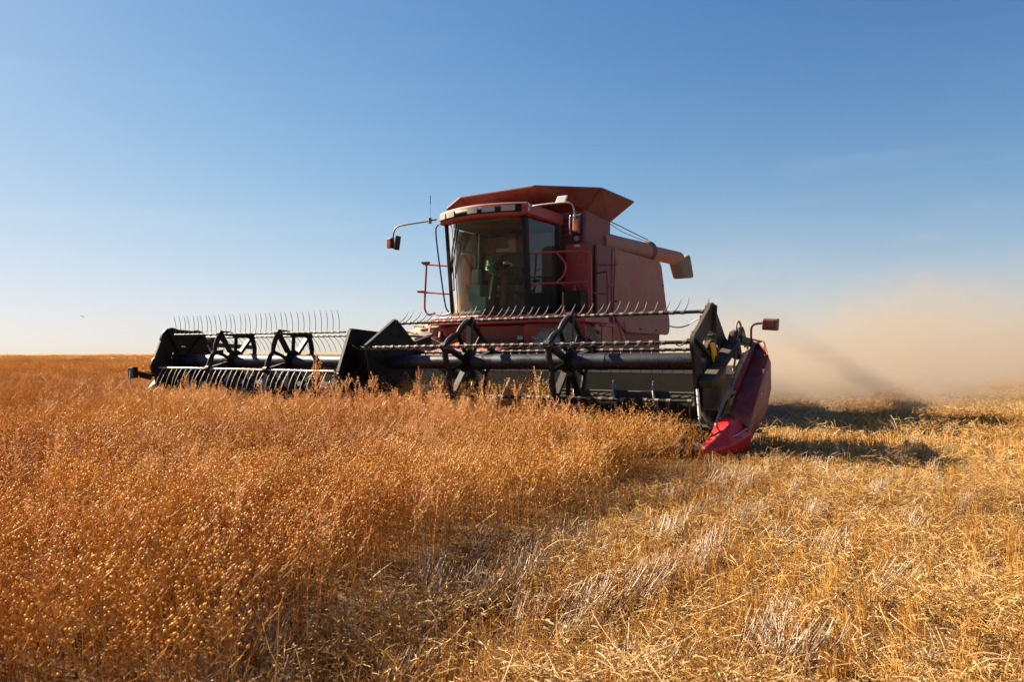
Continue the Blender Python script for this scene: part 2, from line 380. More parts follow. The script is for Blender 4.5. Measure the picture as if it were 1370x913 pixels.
def flax_patch(size, n, seed, lod, hgt=0.43):
    g = random.Random(seed); b = MB()
    for i in range(n):
        x, y = g.uniform(-size / 2, size / 2), g.uniform(-size / 2, size / 2)
        h = hgt * g.uniform(0.78, 1.12)
        lx, ly = g.gauss(0, 0.05), g.gauss(0, 0.05)
        if g.random() < 0.14: lx, ly = g.gauss(0, 0.17), g.gauss(0, 0.17); h *= g.uniform(.6, .95)
        elif g.random() < 0.10: h *= g.uniform(1.08, 1.28)
        p = [Vector((x + lx * t * t, y + ly * t * t, h * t)) for t in (0, 0.35, 0.7, 1.0)]
        sr = 0.0013 if lod == 0 else (0.0019 if lod == 1 else 0.004)
        b.tube(p if lod < 2 else [p[0], p[2], p[3]], [sr * q for q in ((1, 0.9, 0.75, 0.45) if lod < 2 else (1, 0.8, 0.5))], 3, False, 0)
        nb = g.randint(7, 12) if lod == 0 else (g.randint(7, 10) if lod == 1 else g.randint(3, 5))
        for k in range(nb):
            t = 1 - 0.36 * g.random() ** 1.5; s0 = Vector((x + lx * t * t, y + ly * t * t, h * t))
            a = g.uniform(0, 2 * PI); L = g.uniform(0.03, 0.085)
            out = Vector((math.cos(a), math.sin(a), 0))
            mid = s0 + out * L * 0.5 + Vector((0, 0, L * 0.45)); end = s0 + out * L * 0.75 + Vector((0, 0, L * g.uniform(0.7, 1.15)))
            if lod < 2: b.tube([s0, mid, end] if lod == 0 else [s0, end], [0.0009, 0.0008, 0.0006][:3 if lod == 0 else 2] if lod == 0 else [0.0013, 0.001], 3, False, 0)
            r = g.uniform(0.0042, 0.0056) if lod == 0 else (g.uniform(0.0048, 0.0064) if lod == 1 else g.uniform(0.008, 0.013))
            boll(b, end, r, ICO1 if lod == 0 else ICO0, (end - mid).normalized() + Vector((g.gauss(0, 0.3), g.gauss(0, 0.3), 0.2)))
        if lod == 0:      # withered leaves lower on the stem
            for k in range(g.randint(1, 4)):
                t = g.uniform(0.15, 0.7); s0 = Vector((x + lx * t * t, y + ly * t * t, h * t)); a = g.uniform(0, 2 * PI)
                o = Vector((math.cos(a), math.sin(a), g.uniform(-0.8, 0.6))) * g.uniform(0.015, 0.035); w = Vector((-math.sin(a), math.cos(a), 0)) * 0.0012
                b.add([s0 - w, s0 + w, s0 + o], [(0, 1, 2)], 0)
    return b.build("flax_patch", [FLAX_STEM, FLAX_BOLL], smooth=60, link=False)
def in_view(x, y, m=1.25):
    return y > 0.3 and abs(x) < 0.70 * m * y + 1.5

PATCH = 0.34
near = [flax_patch(PATCH * 1.12, 56, 100 + i, 0) for i in range(5)]
mid = [flax_patch(PATCH * 1.12, 40, 200 + i, 1) for i in range(4)]
far = [flax_patch(1.15, 190, 300 + i, 2) for i in range(3)]
pts = []
def crop_h(x, y):
    X, Y = to_local(x, y)
    h = 1.0 + 0.22 * mnoise.noise((x * 0.45, y * 0.45, 9.0)) + 0.12 * mnoise.noise((x * 1.7, y * 1.7, 2.0))
    if Y > -2.2 and X > 1.6: h *= 1 - 0.22 * min(1, (X - 1.6) / 1.5) * min(1, (Y + 2.2) / 1.0)     # bent down by the reel
    e = CUT_X - X                                   # thinner, lower plants along the cut edge
    if Y < 0 and e < 0.7: h *= lerp(0.92, 1.0, max(0, e) / 0.7)
    return h
def fill(x0, x1, y0, y1, step, lo, hi, base, keep=1.0):
    y = y0
    while y < y1:
        x = x0
        while x < x1:
            px, py = x + rng.uniform(-.35, .35) * step, y + rng.uniform(-.35, .35) * step
            d = math.hypot(px, py)
            if lo <= d < hi and in_view(px, py) and is_uncut(px, py) and rng.random() < keep:
                h = crop_h(px, py)
                nn = {0: 5, 5: 4, 9: 3}[base]
                s = step / PATCH if base < 9 else step / 1.0
                tilt = 0.07
                lo1 = mnoise.noise((px * .55, py * .55, 20.0)); lo2 = mnoise.noise((px * .55, py * .55, 31.0))
                pts.append((px, py, ground_z(px, py) - 0.01, rng.gauss(0, tilt) + lo1 * .35, rng.gauss(0, tilt) + .05 + lo2 * .35, rng.uniform(0, 2 * PI), s, h * rng.uniform(0.92, 1.08), base + rng.randrange(nn)))
            x += step
        y += step
fill(-8, 6, 0.3, 7.5, PATCH, 0.9, 6.5, 0)
fill(-26, 8, 3, 26, PATCH, 6.5, 25, 5)
fill(-60, 4, 12, 70, 0.85, 25, 70, 9)
fill(-190, 0, 40, 200, 2.2, 70, 190, 9)
flax = scatter("flax_crop", pts, near + mid + far, FLAX_STEM)
tag(flax, "standing ripe flax crop with golden brown bolls in front of and left of the harvester", kind='stuff')
n_flax = len(pts)
# the crop beyond, which reads as one mass
def far_z(x, y): return 0.36 + 0.07 * mnoise.noise((x * 0.15, y * 0.15, 0))
fx = MB()
vs = []; fs = []
rows = [90 * 1.22 ** i for i in range(20)]; nx = 60
for j, Y in enumerate(rows):
    xr = to_world(-4.72, 0)
    for i in range(nx):
        t = i / (nx - 1)
        edge = -4.0 + 0.64 * (Y - 12)                 # keep clear of the cut strip behind the header
        x = lerp(-1.3 * Y, min(edge, 0.45 * Y), t); vs.append((x, Y, far_z(x, Y)))
for j in range(len(rows) - 1):
    for i in range(nx - 1): fs.append((j * nx + i, j * nx + i + 1, (j + 1) * nx + i + 1, (j + 1) * nx + i))
fx.add(vs, fs)
fc = fx.build("far_flax_crop", straw_mat("far_flax", [(0.1, (0.24, 0.10, 0.03)), (0.5, (0.36, 0.17, 0.055)), (1.0, (0.46, 0.27, 0.11))], 0, 0.9, patch=0.08, spec=0.1), smooth=180)
tag(fc, "distant flax crop reaching to the horizon", kind='stuff')

# ------------------------------------------------------------------ dry weeds standing above the crop
def weed(seed, lod=0):
    g = random.Random(seed); b = MB(); h = g.uniform(0.58, 0.78)
    lx, ly = g.gauss(0, 0.06), g.gauss(0, 0.06)
    st = lambda t: Vector((lx * t * t, ly * t * t, h * t))
    b.tube([st(0), st(.4), st(.75), st(1)], [0.0024, 0.002, 0.0015, 0.0008], 4, False)
    for k in range(g.randint(12, 18)):
        t = g.uniform(0.45, 0.98); p = st(t); a = g.uniform(0, 2 * PI); L = (1.1 - t) * g.uniform(0.20, 0.34) + 0.03
        o = Vector((math.cos(a), math.sin(a), 0)); e = p + o * L * 0.42 + Vector((0, 0, L * 0.95)); m = p + o * L * 0.3 + Vector((0, 0, L * 0.4))
        b.tube([p, m, e], [0.0014, 0.0011, 0.0006], 3, False)
        for q in range(int(6 + L * 60)):
            u = g.uniform(0.2, 1); c = (p.lerp(m, u * 2) if u < .5 else m.lerp(e, u * 2 - 1)); r = g.uniform(0.0026, 0.0052)
            a2 = g.uniform(0, 2 * PI)
            boll(b, c + Vector((math.cos(a2), math.sin(a2), g.uniform(0, 1))) * 0.006, r, ICO0, Vector((math.cos(a2), math.sin(a2), 1.8)))
    return b.build("weed", [WEED_M, WEED_M], link=False)
weeds = [weed(400 + i) for i in range(6)]
wp = []
def add_weed(x, y, s=1.0):
    wp.append((x, y, ground_z(x, y), rng.gauss(0, .08), rng.gauss(0, .08), rng.uniform(0, 2 * PI), rng.uniform(0.85, 1.2) * s, rng.uniform(0.8, 1.05) * s, rng.randrange(6)))
for i in range(420):                                      # a ragged fringe just before the header
    X = rng.uniform(-4.2, 3.6); Y = -0.95 - abs(rng.gauss(0, 0.6))
    if mnoise.noise((X * 1.3, 0, 7.7)) + rng.uniform(-.35, .35) < -0.02: continue
    add_weed(*to_world(X, Y), rng.uniform(0.72, 1.0))
for X, s in ((0.05, 1.32), (0.2, 1.2), (0.7, 1.2), (0.95, 1.22), (1.55, 1.12), (1.9, 1.05), (2.5, 1.2), (3.1, 1.15), (3.4, 1.0), (-.35, .95), (-2.2, 1.0), (-2.9, 1.0), (1.0, 0.95), (-1.1, .95)):
    for k in range(3): add_weed(*to_world(X + rng.gauss(0, .06), -1.05 + rng.gauss(0, .12)), s)
for i in range(560):
    d = rng.uniform(2.4, 20); u = rng.uniform(-0.72, 0.1); x, y = u * d, d
    if is_uncut(x, y) and mnoise.noise((x * .5, y * .5, 2.2)) > -0.15: add_weed(x, y, rng.uniform(0.66, 0.98))
wo_ = scatter("dry_weeds", wp, weeds, WEED_M)
tag(wo_, "pale dry seeding weeds sticking up above the flax", kind='stuff')

# ------------------------------------------------------------------ stubble, straw litter, old grey stubble
ROW = 0.17
def stubble_patch(size, rows, n, seed, lod):
    """Short stiff cut stalks standing in drill rows (rows run along the patch's own Y)."""
    g = random.Random(seed); b = MB()
    for i in range(n):
        if g.random() < .78: x = (g.randrange(rows) - (rows - 1) / 2) * ROW + g.gauss(0, .020)
        else: x = g.uniform(-rows / 2, rows / 2) * ROW
        y = g.uniform(-size / 2, size / 2)
        h = g.uniform(0.06, 0.15); a = g.uniform(0, 2 * PI); t = abs(g.gauss(0, 0.22))
        o = Vector((math.cos(a) * math.sin(t) + .10, math.sin(a) * math.sin(t), math.cos(t))) * h
        r = g.uniform(0.0009, 0.0016) * (1 if lod == 0 else 1.8)
        p = Vector((x, y, 0)); b.tube([p, p + o * .5 + Vector((g.gauss(0, .002), g.gauss(0, .002), 0)), p + o], [r, r, r * .9], 3 if lod else 4, False)
    return b.build("stubble", STUB_M, link=False)
def litter_patch(size, n, seed, lod):
    g = random.Random(seed); b = MB()
    for i in range(n):
        x, y = g.uniform(-size / 2, size / 2), g.uniform(-size / 2, size / 2)
        q = g.random(); L = g.uniform(0.015, 0.06) if q < .76 else (g.uniform(.05, .11) if q < .975 else g.uniform(.13, .22))
        a = g.uniform(0, 2 * PI); el = g.gauss(0.14, 0.34)
        d = Vector((math.cos(a) * math.cos(el), math.sin(a) * math.cos(el), math.sin(el))) * L
        z = abs(g.gauss(0.03, 0.025)) + max(0, -d.z); bend = Vector((g.gauss(0, .05), g.gauss(0, .05), g.gauss(0.02, .05))) * L * (2.0 if g.random() < .05 else 1)
        p = Vector((x, y, z)); r = g.uniform(0.0006, 0.0012) * (1 if lod == 0 else 1.9)
        if lod == 0: b.tube([p, p + d * .28 + bend * .75, p + d * .55 + bend, p + d * .8 + bend * .6, p + d], [r, r, r, r * .9, r * .7], 3, False)
        else: b.tube([p, p + d * .5 + bend, p + d], [r, r, r * .8], 3, False)
        if g.random() < 0.30 and lod == 0:          # chaff flakes and empty bolls
            c = p + d * g.random(); b.add([c, c + Vector((g.gauss(0, .005), g.gauss(0, .005), .003)), c + Vector((g.gauss(0, .005), g.gauss(0, .005), .005))], [(0, 1, 2)])
    return b.build("litter", LITTER_M, link=False)
def old_tuft(seed):
    g = random.Random(seed); b = MB()
    for i in range(g.randint(14, 26)):
        x, y = g.gauss(0, 0.045), g.gauss(0, 0.022); h = g.uniform(0.12, 0.22)
        d = Vector((0.42 + g.gauss(0, .12), 0.22 + g.gauss(0, .12), 0.85)).normalized() * h
        r = g.uniform(0.0013, 0.0023); p = Vector((x, y, -0.01))
        b.tube([p, p + d * .55, p + d + Vector((g.gauss(0, .006), g.gauss(0, .006), 0))], [r, r * .95, r * .85], 5, True)
    for i in range(5):
        a = g.uniform(0, 2 * PI); p = Vector((g.gauss(0, .06), g.gauss(0, .05), .012)); b.tube([p, p + Vector((math.cos(a), math.sin(a), .1)) * g.uniform(.05, .12)], 0.002, 4, True)
    return b.build("tuft", OLD_M, smooth=50, link=False)
SP = 0.34
st_n = [stubble_patch(SP * 1.1, 2, 120, 500 + i, 0) for i in range(5)]
st_f = [stubble_patch(SP * 2.1, 4, 330, 520 + i, 1) for i in range(3)]
li_n = [litter_patch(SP * 1.25, 330, 600 + i, 0) for i in range(5)]
li_f = [litter_patch(SP * 2.4, 520, 620 + i, 1) for i in range(3)]
sp, lp = [], []
def stub_fill(x0, x1, y0, y1, step, lo, hi, base_s, ns, base_l, nl):
    y = y0
    while y < y1:
        x = x0
        while x < x1:
            px, py = x + rng.uniform(-.4, .4) * step, y + rng.uniform(-.4, .4) * step
            d = math.hypot(px, py)
            if lo <= d < hi and in_view(px, py):
                unc = is_uncut(px, py); X, Y = to_local(px, py)
                nz = mnoise.noise((px * 1.1, py * 1.1, 4.4))
                gz = ground_z(px, py)
                if not unc:
                    pass
                    cover = 0.18 + 1.0 * nz + min(0.8, (X - CUT_X) * 0.26)
                    reps = 1 + (rng.random() < cover) + (rng.random() < cover - .5)
                    if X - CUT_X < 0.5 and rng.random() < .5: reps -= 1
                    for k in range(reps):
                        lp.append((px + rng.uniform(-.1, .1), py + rng.uniform(-.1, .1), gz + .012 * k + max(0, nz) * .05, rng.gauss(0, .1), rng.gauss(0, .1), rng.uniform(0, 6.28), rng.uniform(.9, 1.2), rng.uniform(.8, 1.6), base_l + rng.randrange(nl)))
                elif rng.random() < .12 and X > CUT_X - .8 and 3 < d < 6:
                    lp.append((px, py, gz, 0, 0, rng.uniform(0, 6.28), 1, .6, base_l + rng.randrange(nl)))
            x += step
        y += step
stub_fill(-5, 9, .6, 9, SP, .8, 8, 0, 4, 0, 5)
stub_fill(-6, 26, 6, 30, SP * 2, 8, 30, 4, 3, 5, 3)
stub_fill(-20, 60, 25, 70, SP * 5, 30, 70, 4, 3, 5, 3)
def stub_rows(step, lo, hi, base, n, far=False):
    X = CUT_X + step / 2
    while X < CUT_X + (14 if not far else 34):
        Y = -10.0
        while Y < 40:
            x, y = to_world(X, Y + rng.uniform(-.05, .05)); d = math.hypot(x, y)
            if lo <= d < hi and in_view(x, y):
                nz = mnoise.noise((x * .9, y * .9, 8.8))
                if nz > -.5: sp.append((x, y, ground_z(x, y) - .005, rng.gauss(0, .05), rng.gauss(0, .05), -TH + (PI if rng.random() < .5 else 0), 1, rng.uniform(.8, 1.2) * (1 + .3 * nz), base + rng.randrange(n)))
            Y += step
        X += step
stub_rows(SP, .8, 8, 0, 5); stub_rows(SP * 2, 8, 30, 5, 3, True)
so = scatter("flax_stubble", sp, st_n + st_f, STUB_M); tag(so, "short orange flax stubble left standing on the cut ground", kind='stuff')
lo_ = scatter("straw_litter", lp, li_n + li_f, LITTER_M); tag(lo_, "loose golden straw and chaff strewn over the stubble", kind='stuff')
tufts = [old_tuft(700 + i) for i in range(7)]
tp = []
def unpix(px, py):
    d = H_EYE * 1000 / (py - 473); return ((px - 685) / 1000 * d, d)
def add_tuft(x, y, s=1.0):
    tp.append((x, y, ground_z(x, y), rng.gauss(0, .12), rng.gauss(0, .12), rng.gauss(0, .35), s * rng.uniform(.85, 1.2), s * rng.uniform(.8, 1.15), rng.randrange(7)))
for px, py in ((300, 880), (318, 872), (352, 897), (610, 815), (590, 822), (668, 812), (680, 802), (640, 805), (755, 735), (735, 742), (700, 775), (768, 828), (785, 822), (775, 838), (800, 770), (905, 728), (892, 735),
               (940, 765), (948, 757), (985, 648), (1000, 652), (1080, 632), (1112, 655), (1118, 626), (1060, 640), (1040, 888), (1062, 893), (1050, 900), (1185, 800), (1010, 700), (930, 780), (872, 730), (1322, 665),
               (1100, 752), (552, 780), (640, 735), (832, 815), (925, 700), (1030, 742), (985, 720), (700, 850), (560, 800), (1010, 625), (1030, 628), (960, 640), (1095, 645), (1290, 815), (1120, 760)):
    x, y = unpix(px, py)
    add_tuft(x, y, rng.uniform(.85, 1.15))
for i in range(420):                                     # the old rows run with the combine's track
    X = CUT_X + 0.1 + 0.28 * int(abs(rng.gauss(0, 5.5))) + rng.gauss(0, .04); Y = rng.uniform(-9, 3)
    x, y = to_world(X, Y)
    if in_view(x, y) and mnoise.noise((x, y, 6.6)) > -.1: add_tuft(x, y, rng.uniform(.5, .9))
to = scatter("old_stubble", tp, tufts, OLD_M); tag(to, "tufts of older grey leaning stubble stalks among the straw", kind='stuff')

# ------------------------------------------------------------------ header
hd = thing("combine_header", "wide black pickup reel header with red end divider in front of the harvester", "harvester header", (MX, MY, 0), -TH)
ZR1, ZR0, ZL1 = 0.967, 0.929, 0.941
XR1, XR0, XL0, XL1 = 4.50, 0.16, -0.36, -4.30
RR, RL = 0.52, 0.485
def axis_z(X): return lerp(ZR0, ZR1, (X - .14) / 4.36) if X > 0 else lerp(ZR0, ZL1, (-X - .36) / 3.94)
PHR, PHL = -3.7, -3.6
# tubes
for nm, x0, x1, cols in (("R", XR0, XR1, ()), ("L", XL1, XL0, ())):
    b = MB(); b.tube([(x0, 0, axis_z(x0)), (x1, 0, axis_z(x1))], 0.092, 28)
    t = b.build("reel_tube", TUBE if nm == "R" else TUBEB, hd, smooth=40)
    for X in ([0.42, 1.68, 1.98, 3.05, 3.33] if nm == "R" else [-3.9, -3.15, -1.85]):
        c = MB(); c.tube([(X - .07, 0, axis_z(X)), (X + .07, 0, axis_z(X))], 0.0965, 28); c.build("collar", TUBEB if nm == "R" else TUBE, t, smooth=40)
# tine: curved spring wire; x along the bat, drawn in the (Y, Z) plane
def tine_pts(a0, a1, L=0.31, n=8):
    p = Vector((0, 0, 0)); out = [p.copy()]
    for i in range(n):
        a = R(lerp(a0, a1, (i + .5) / n)); p = p + Vector((0, math.cos(a), math.sin(a))) * L / n; out.append(p.copy())
    return out
def tine_mb(b, off, a0, a1, s=1, clip=.028):
    P = [Vector(off) + q for q in tine_pts(a0, a1)]
    b.tube(P, [0.0075 * s] + [0.0065 * s] * 6 + [0.005 * s, 0.003 * s], 6)
    b.tube([Vector(off) + Vector((-.022, 0, 0)), Vector(off) + Vector((.022, 0, 0))], clip, 8)        # clip on the bat
bats = {}
def bat(half, ang, a0, a1, n, single, mat=BLACK):
    Rr = RR if half == 'R' else RL; ph = PHR if half == 'R' else PHL
    x0, x1 = (XR0, XR1) if half == 'R' else (XL1, XL0)
    A = R(ang + ph); y = Rr * math.cos(A); dz = Rr * math.sin(A)
    b = MB(); b.tube([(x0, y, axis_z(x0) + dz), (x1, y, axis_z(x1) + dz)], 0.019 if half == 'R' else 0.014, 10)
    o = b.build("reel_bat", mat, hd, smooth=40)
    fine = (.60, .017) if half == 'L' else (.92, .023)
    tm = MB(); tine_mb(tm, (0, 0, 0), a0, a1, *fine)
    tmesh = None; allb = MB()
    for i in range(n):
        X = lerp(x0 + .07, x1 - .07, (i + .5) / n) if n else 0
        if half == 'R' and i >= n - 1: X = x1 - .04
        p = (X, y, axis_z(X) + dz); j0, j1 = a0 + rng.gauss(0, 2.5), a1 + rng.gauss(0, 3.5)
        if single:
            if tmesh is None:
                t = tm.build("tine", STEEL if mat is STEEL else TINE, o, smooth=60); tmesh = t
            else:
                t = tmesh.copy(); COL.objects.link(t); t.parent = o
            t.location = p; t.rotation_euler = (rng.gauss(0, .05), rng.gauss(0, .03), rng.gauss(0, .06))
        else:
            tine_mb(allb, p, j0, j1, *fine)
    if not single:
        t = allb.build("tine", TINE, o, smooth=60); tag(t, kind='stuff')
    return o
bat('R', 90, 10, 54, 36, True)
bat('R', 162, 205, 150, 33, False)
bat('R', 18, 235, 300, 33, False)
bat('R', 234, 262, 290, 33, False)
bat('R', 306, 270, 330, 33, False)
bat('L', 126, 76, 112, 33, True)
bat('L', 198, 232, 256, 31, True, STEEL)  # paler steel puts the sunlight on this row of tines into its colour
bat('L', 54, -30, -75, 33, False)
bat('L', 270, 270, 310, 33, False)
bat('L', 342, 280, 330, 33, False)
# pentagon plates and spiders
def reel_plate(name, X, half, Rr, w, spoke_w, hub, th, solid=False, mat=BLACK, nb=5):
    ph = PHR if half == 'R' else PHL; base = 90 if half == 'R' else 126
    zc = axis_z(X); V = [(R(base + ph + 72 * k)) for k in range(nb)]
    P = lambda a, r: Vector((X, r * math.cos(a), zc + r * math.sin(a)))
    b = MB()
    if solid:
        b.prism([P(a, Rr) - Vector((th / 2, 0, 0)) for a in V], (th, 0, 0))
        for a in V:
            for r in (.25, .38, .5):
                for da in (-.25, .2):
                    b.disc(P(a + da, r * Rr / .58) - Vector((0, 0, 0)), (1, 0, 0), .016, th + .03, 8)
        for k in range(nb):
            b.bar(P(V[k], Rr), P(V[(k + 1) % nb], Rr), 0.05, th + .012, (1, 0, 0))
    else:
        for k in range(nb):
            b.bar(P(V[k], Rr - w / 2), P(V[(k + 1) % nb], Rr - w / 2), w, th, (1, 0, 0))
            b.bar(P(V[k], Rr - .02), P(V[k], hub * .7), th * .8, spoke_w, (1, 0, 0))
            b.disc(P(V[k], Rr - w * .7), (1, 0, 0), w * .75, th * 1.2, 12)
            # lugs and bolts
            for r in (.45, .62, .8): b.disc(P(V[k] + .04, r * Rr), (1, 0, 0), .012, th * 1.6, 6)
    b.disc((X, 0, zc), (1, 0, 0), hub, th * 1.3, 20)
    return b.build(name, mat, hd, smooth=35)
reel_plate("end_plate", 4.56, 'R', 0.60, 0.19, 0.12, 0.22, 0.035, mat=BLACKD)
reel_plate("end_plate", 0.26, 'R', 0.56, 0.13, 0.10, 0.20, 0.035, solid=True)
reel_plate("end_plate", -0.25, 'L', 0.51, 0.13, 0.10, 0.20, 0.035, solid=True)
reel_plate("end_plate", -4.36, 'L', 0.58, 0.27, 0.12, 0.22, 0.035)
for X, h in ((1.50, 'R'), (2.92, 'R'), (-3.02, 'L'), (-1.70, 'L')):
    # cast spider: curved legs from hub to bats with a wide middle
    ph = PHR if h == 'R' else PHL; base = 90 if h == 'R' else 126; rr = (RR if h == 'R' else RL)
    zc = axis_z(X); b = MB()
    P = lambda a, r: Vector((X, r * math.cos(a), zc + r * math.sin(a)))
    for k in range(5):
        a = R(base + ph + 72 * k)
        b.bar(P(a, rr + .03), P(a, .08), .045, .08, (1, 0, 0))
        for s in (-1, 1):
            pts_ = [P(a + s * R(36) * t, lerp(rr + .01, rr * .80, t ** .8)) for t in (0, .33, .66, 1.0)]
            b.tube(pts_, [.032, .038, .036, .03], 8)
        for s in (-1, 1):
            b.tube([P(a + s * R(36), rr * .80), P(a + s * R(36), .14)], .027, 8)
        b.disc(P(a, rr), (1, 0, 0), .055, .07, 12)
    b.disc((X, 0, zc), (1, 0, 0), .165, .05, 20)
    b.disc((X, 0, zc), (1, 0, 0), .115, .16, 20)
    b.build("reel_spider", BLACK, hd, smooth=40)
# middle drive: arm between the two reels with a chain case
b = MB()
b.bar((-.13, 1.25, 1.25), (-.13, .0, .93), .10, .13)
b.bar((-.13, .35, 1.15), (-.13, -.28, .70), .12, .26)
b.box((-.13, .0, .90), (.16, .42, .40)); b.box((-.13, -.1, .62), (.14, .34, .34))
b.disc((-.13, 0, .93), (1, 0, 0), .16, .22, 20)
b.build("reel_center_arm", BLACK, hd, smooth=35, bevel=.01)
# end arms
for s, X in ((1, 4.66), (-1, -4.46)):
    b = MB()
    b.bar((X, 1.45, 1.16), (X, .55, 1.20), .07, .16, (1, 0, 0)); b.bar((X, .62, 1.22), (X, -.46, .74), .07, .13, (1, 0, 0))
    b.prism([(X - .03, .75, 1.34), (X - .03, .42, 1.28), (X - .03, .30, 1.05), (X - .03, .62, .98)], (.06, 0, 0))
    b.disc((X - .02, 0, axis_z(X)), (1, 0, 0), .06, .12, 18)
    b.prism([(X - .05, -.44, .80), (X - .05, .30, .80), (X - .05, .30, .50), (X - .05, -.40, .50)], (.02, 0, 0))
    for (y, z) in ((.5, 1.2), (.2, 1.03), (-.1, .9), (-.35, .79)): b.disc((X, y, z), (1, 0, 0), .018, .11, 8)
    a_ = b.build("reel_arm", BLACKD, hd, smooth=35, bevel=.008)
    c = MB(); c.tube([(X + .05, .9, .62), (X + .05, .60, 1.02)], .030, 12); c.tube([(X + .05, .60, 1.02), (X + .05, .48, 1.20)], .017, 10, mi=1)
    c.build("lift_cylinder", [BLACKD, STEEL], a_, smooth=40)
    c = MB(); c.tube(smooth_path([(X, .95, 1.12), (X, .75, 1.38), (X, .60, 1.36), (X + .03, .45, 1.16), (X + .02, .2, .96)]), .012, 8)
    c.tube(smooth_path([(X + .03, .95, 1.10), (X + .04, .70, 1.33), (X + .04, .52, 1.26), (X + .05, .40, 1.02), (X + .05, .3, .86)]), .011, 8)
    c.tube(smooth_path([(X + .06, .8, .9), (X + .09, .4, .95), (X + .08, .2, .80), (X + .07, .1, .66)]), .012, 8)
    c.build("hydraulic_hose", HOSE, a_, smooth=60)
b = MB(); b.prism([(4.605, -.16, 1.16), (4.605, -.03, 1.16), (4.605, .10, .905), (4.605, -.03, .905)], (.018, 0, 0))
b.build("reflector", YELLOW, hd)
# trough: back sheet, beam, floor, auger, knife
b = MB()
b.prism([(-4.7, .98, .80), (-4.7, 1.03, .80), (-4.7, 1.03, .22), (-4.7, .75, .16), (-4.7, .2, .13), (-4.7, -.32, .11), (-4.7, -.32, .09), (-4.7, .2, .10), (-4.7, .70, .13), (-4.7, .96, .22)], (9.4, 0, 0))
bs = b.build("back_sheet", DGREY, hd, smooth=30)
b = MB(); b.box((0, 1.04, .86), (9.44, .12, .12)); b.box((0, 1.02, .30), (9.44, .09, .10)); b.build("top_beam", GREY, hd, bevel=.012)
b = MB(); b.tube([(-4.62, .62, .46), (4.62, .62, .46)], .15, 24)
au = b.build("feed_auger", DGREY, hd, smooth=40)
b = MB()
for s in (-1, 1):
    n = 260; vs = []; fs = []
    for i in range(n):
        X = s * lerp(.55, 4.58, i / (n - 1)); a = s * 2 * PI * 8 * i / (n - 1)
        for r in (.145, .27): vs.append((X, .62 + r * math.cos(a), .46 + r * math.sin(a)))
    fs = [(2 * i, 2 * i + 1, 2 * i + 3, 2 * i + 2) for i in range(n - 1)]
    b.add(vs, fs)
fl = b.build("flighting", STEEL, au, smooth=60); m_ = fl.modifiers.new("solid", 'SOLIDIFY'); m_.thickness = .006
b = MB()
b.box((0, -.36, .105), (9.4, .07, .02))
for i in range(122):
    X = -4.65 + i * .0762; b.prism([(X - .012, -.39, .10), (X + .012, -.39, .10), (X + .003, -.50, .105), (X - .003, -.50, .105)], (0, 0, .018))
b.build("cutter_bar", STEEL, hd)
# end walls and dividers
for s in (1, -1):
    X = 4.72 * s
    b = MB(); b.prism([(X, 1.05, 1.12), (X, .60, 1.05), (X, -.05, .62), (X, -.42, .32), (X, -.42, .14), (X, .9, .12), (X, 1.05, .25)], (.02 * s, 0, 0))
    w = b.build("end_wall", WALLM if s > 0 else BLACK, hd)
    if s > 0:
        for (y, z, L) in ((.30, .72, .20), (.12, .60, .17), (-.05, .48, .15)):
            c = MB(); c.bar((X + .03, y, z), (X + .03, y + L, z + .02), .02, .016, (1, 0, 0)); c.build("wall_rib", BLACKD, w)
        c = MB(); c.bar((X + .03, .55, .85), (X + .03, .95, .55), .02, .05, (1, 0, 0)); c.build("wall_brace", BLACKD, w)
        c = MB(); c.prism([(X + .022, -.02, .58), (X + .022, -.24, .43), (X + .022, -.20, .34), (X + .022, .06, .48)], (.012, 0, 0)); c.build("dark_decal", BLACK, w)
        c = MB(); c.prism([(X + .024, -.27, .425), (X + .024, -.37, .35), (X + .024, -.34, .30), (X + .024, -.24, .365)], (.01, 0, 0)); c.build("white_decal", WHITE, w)
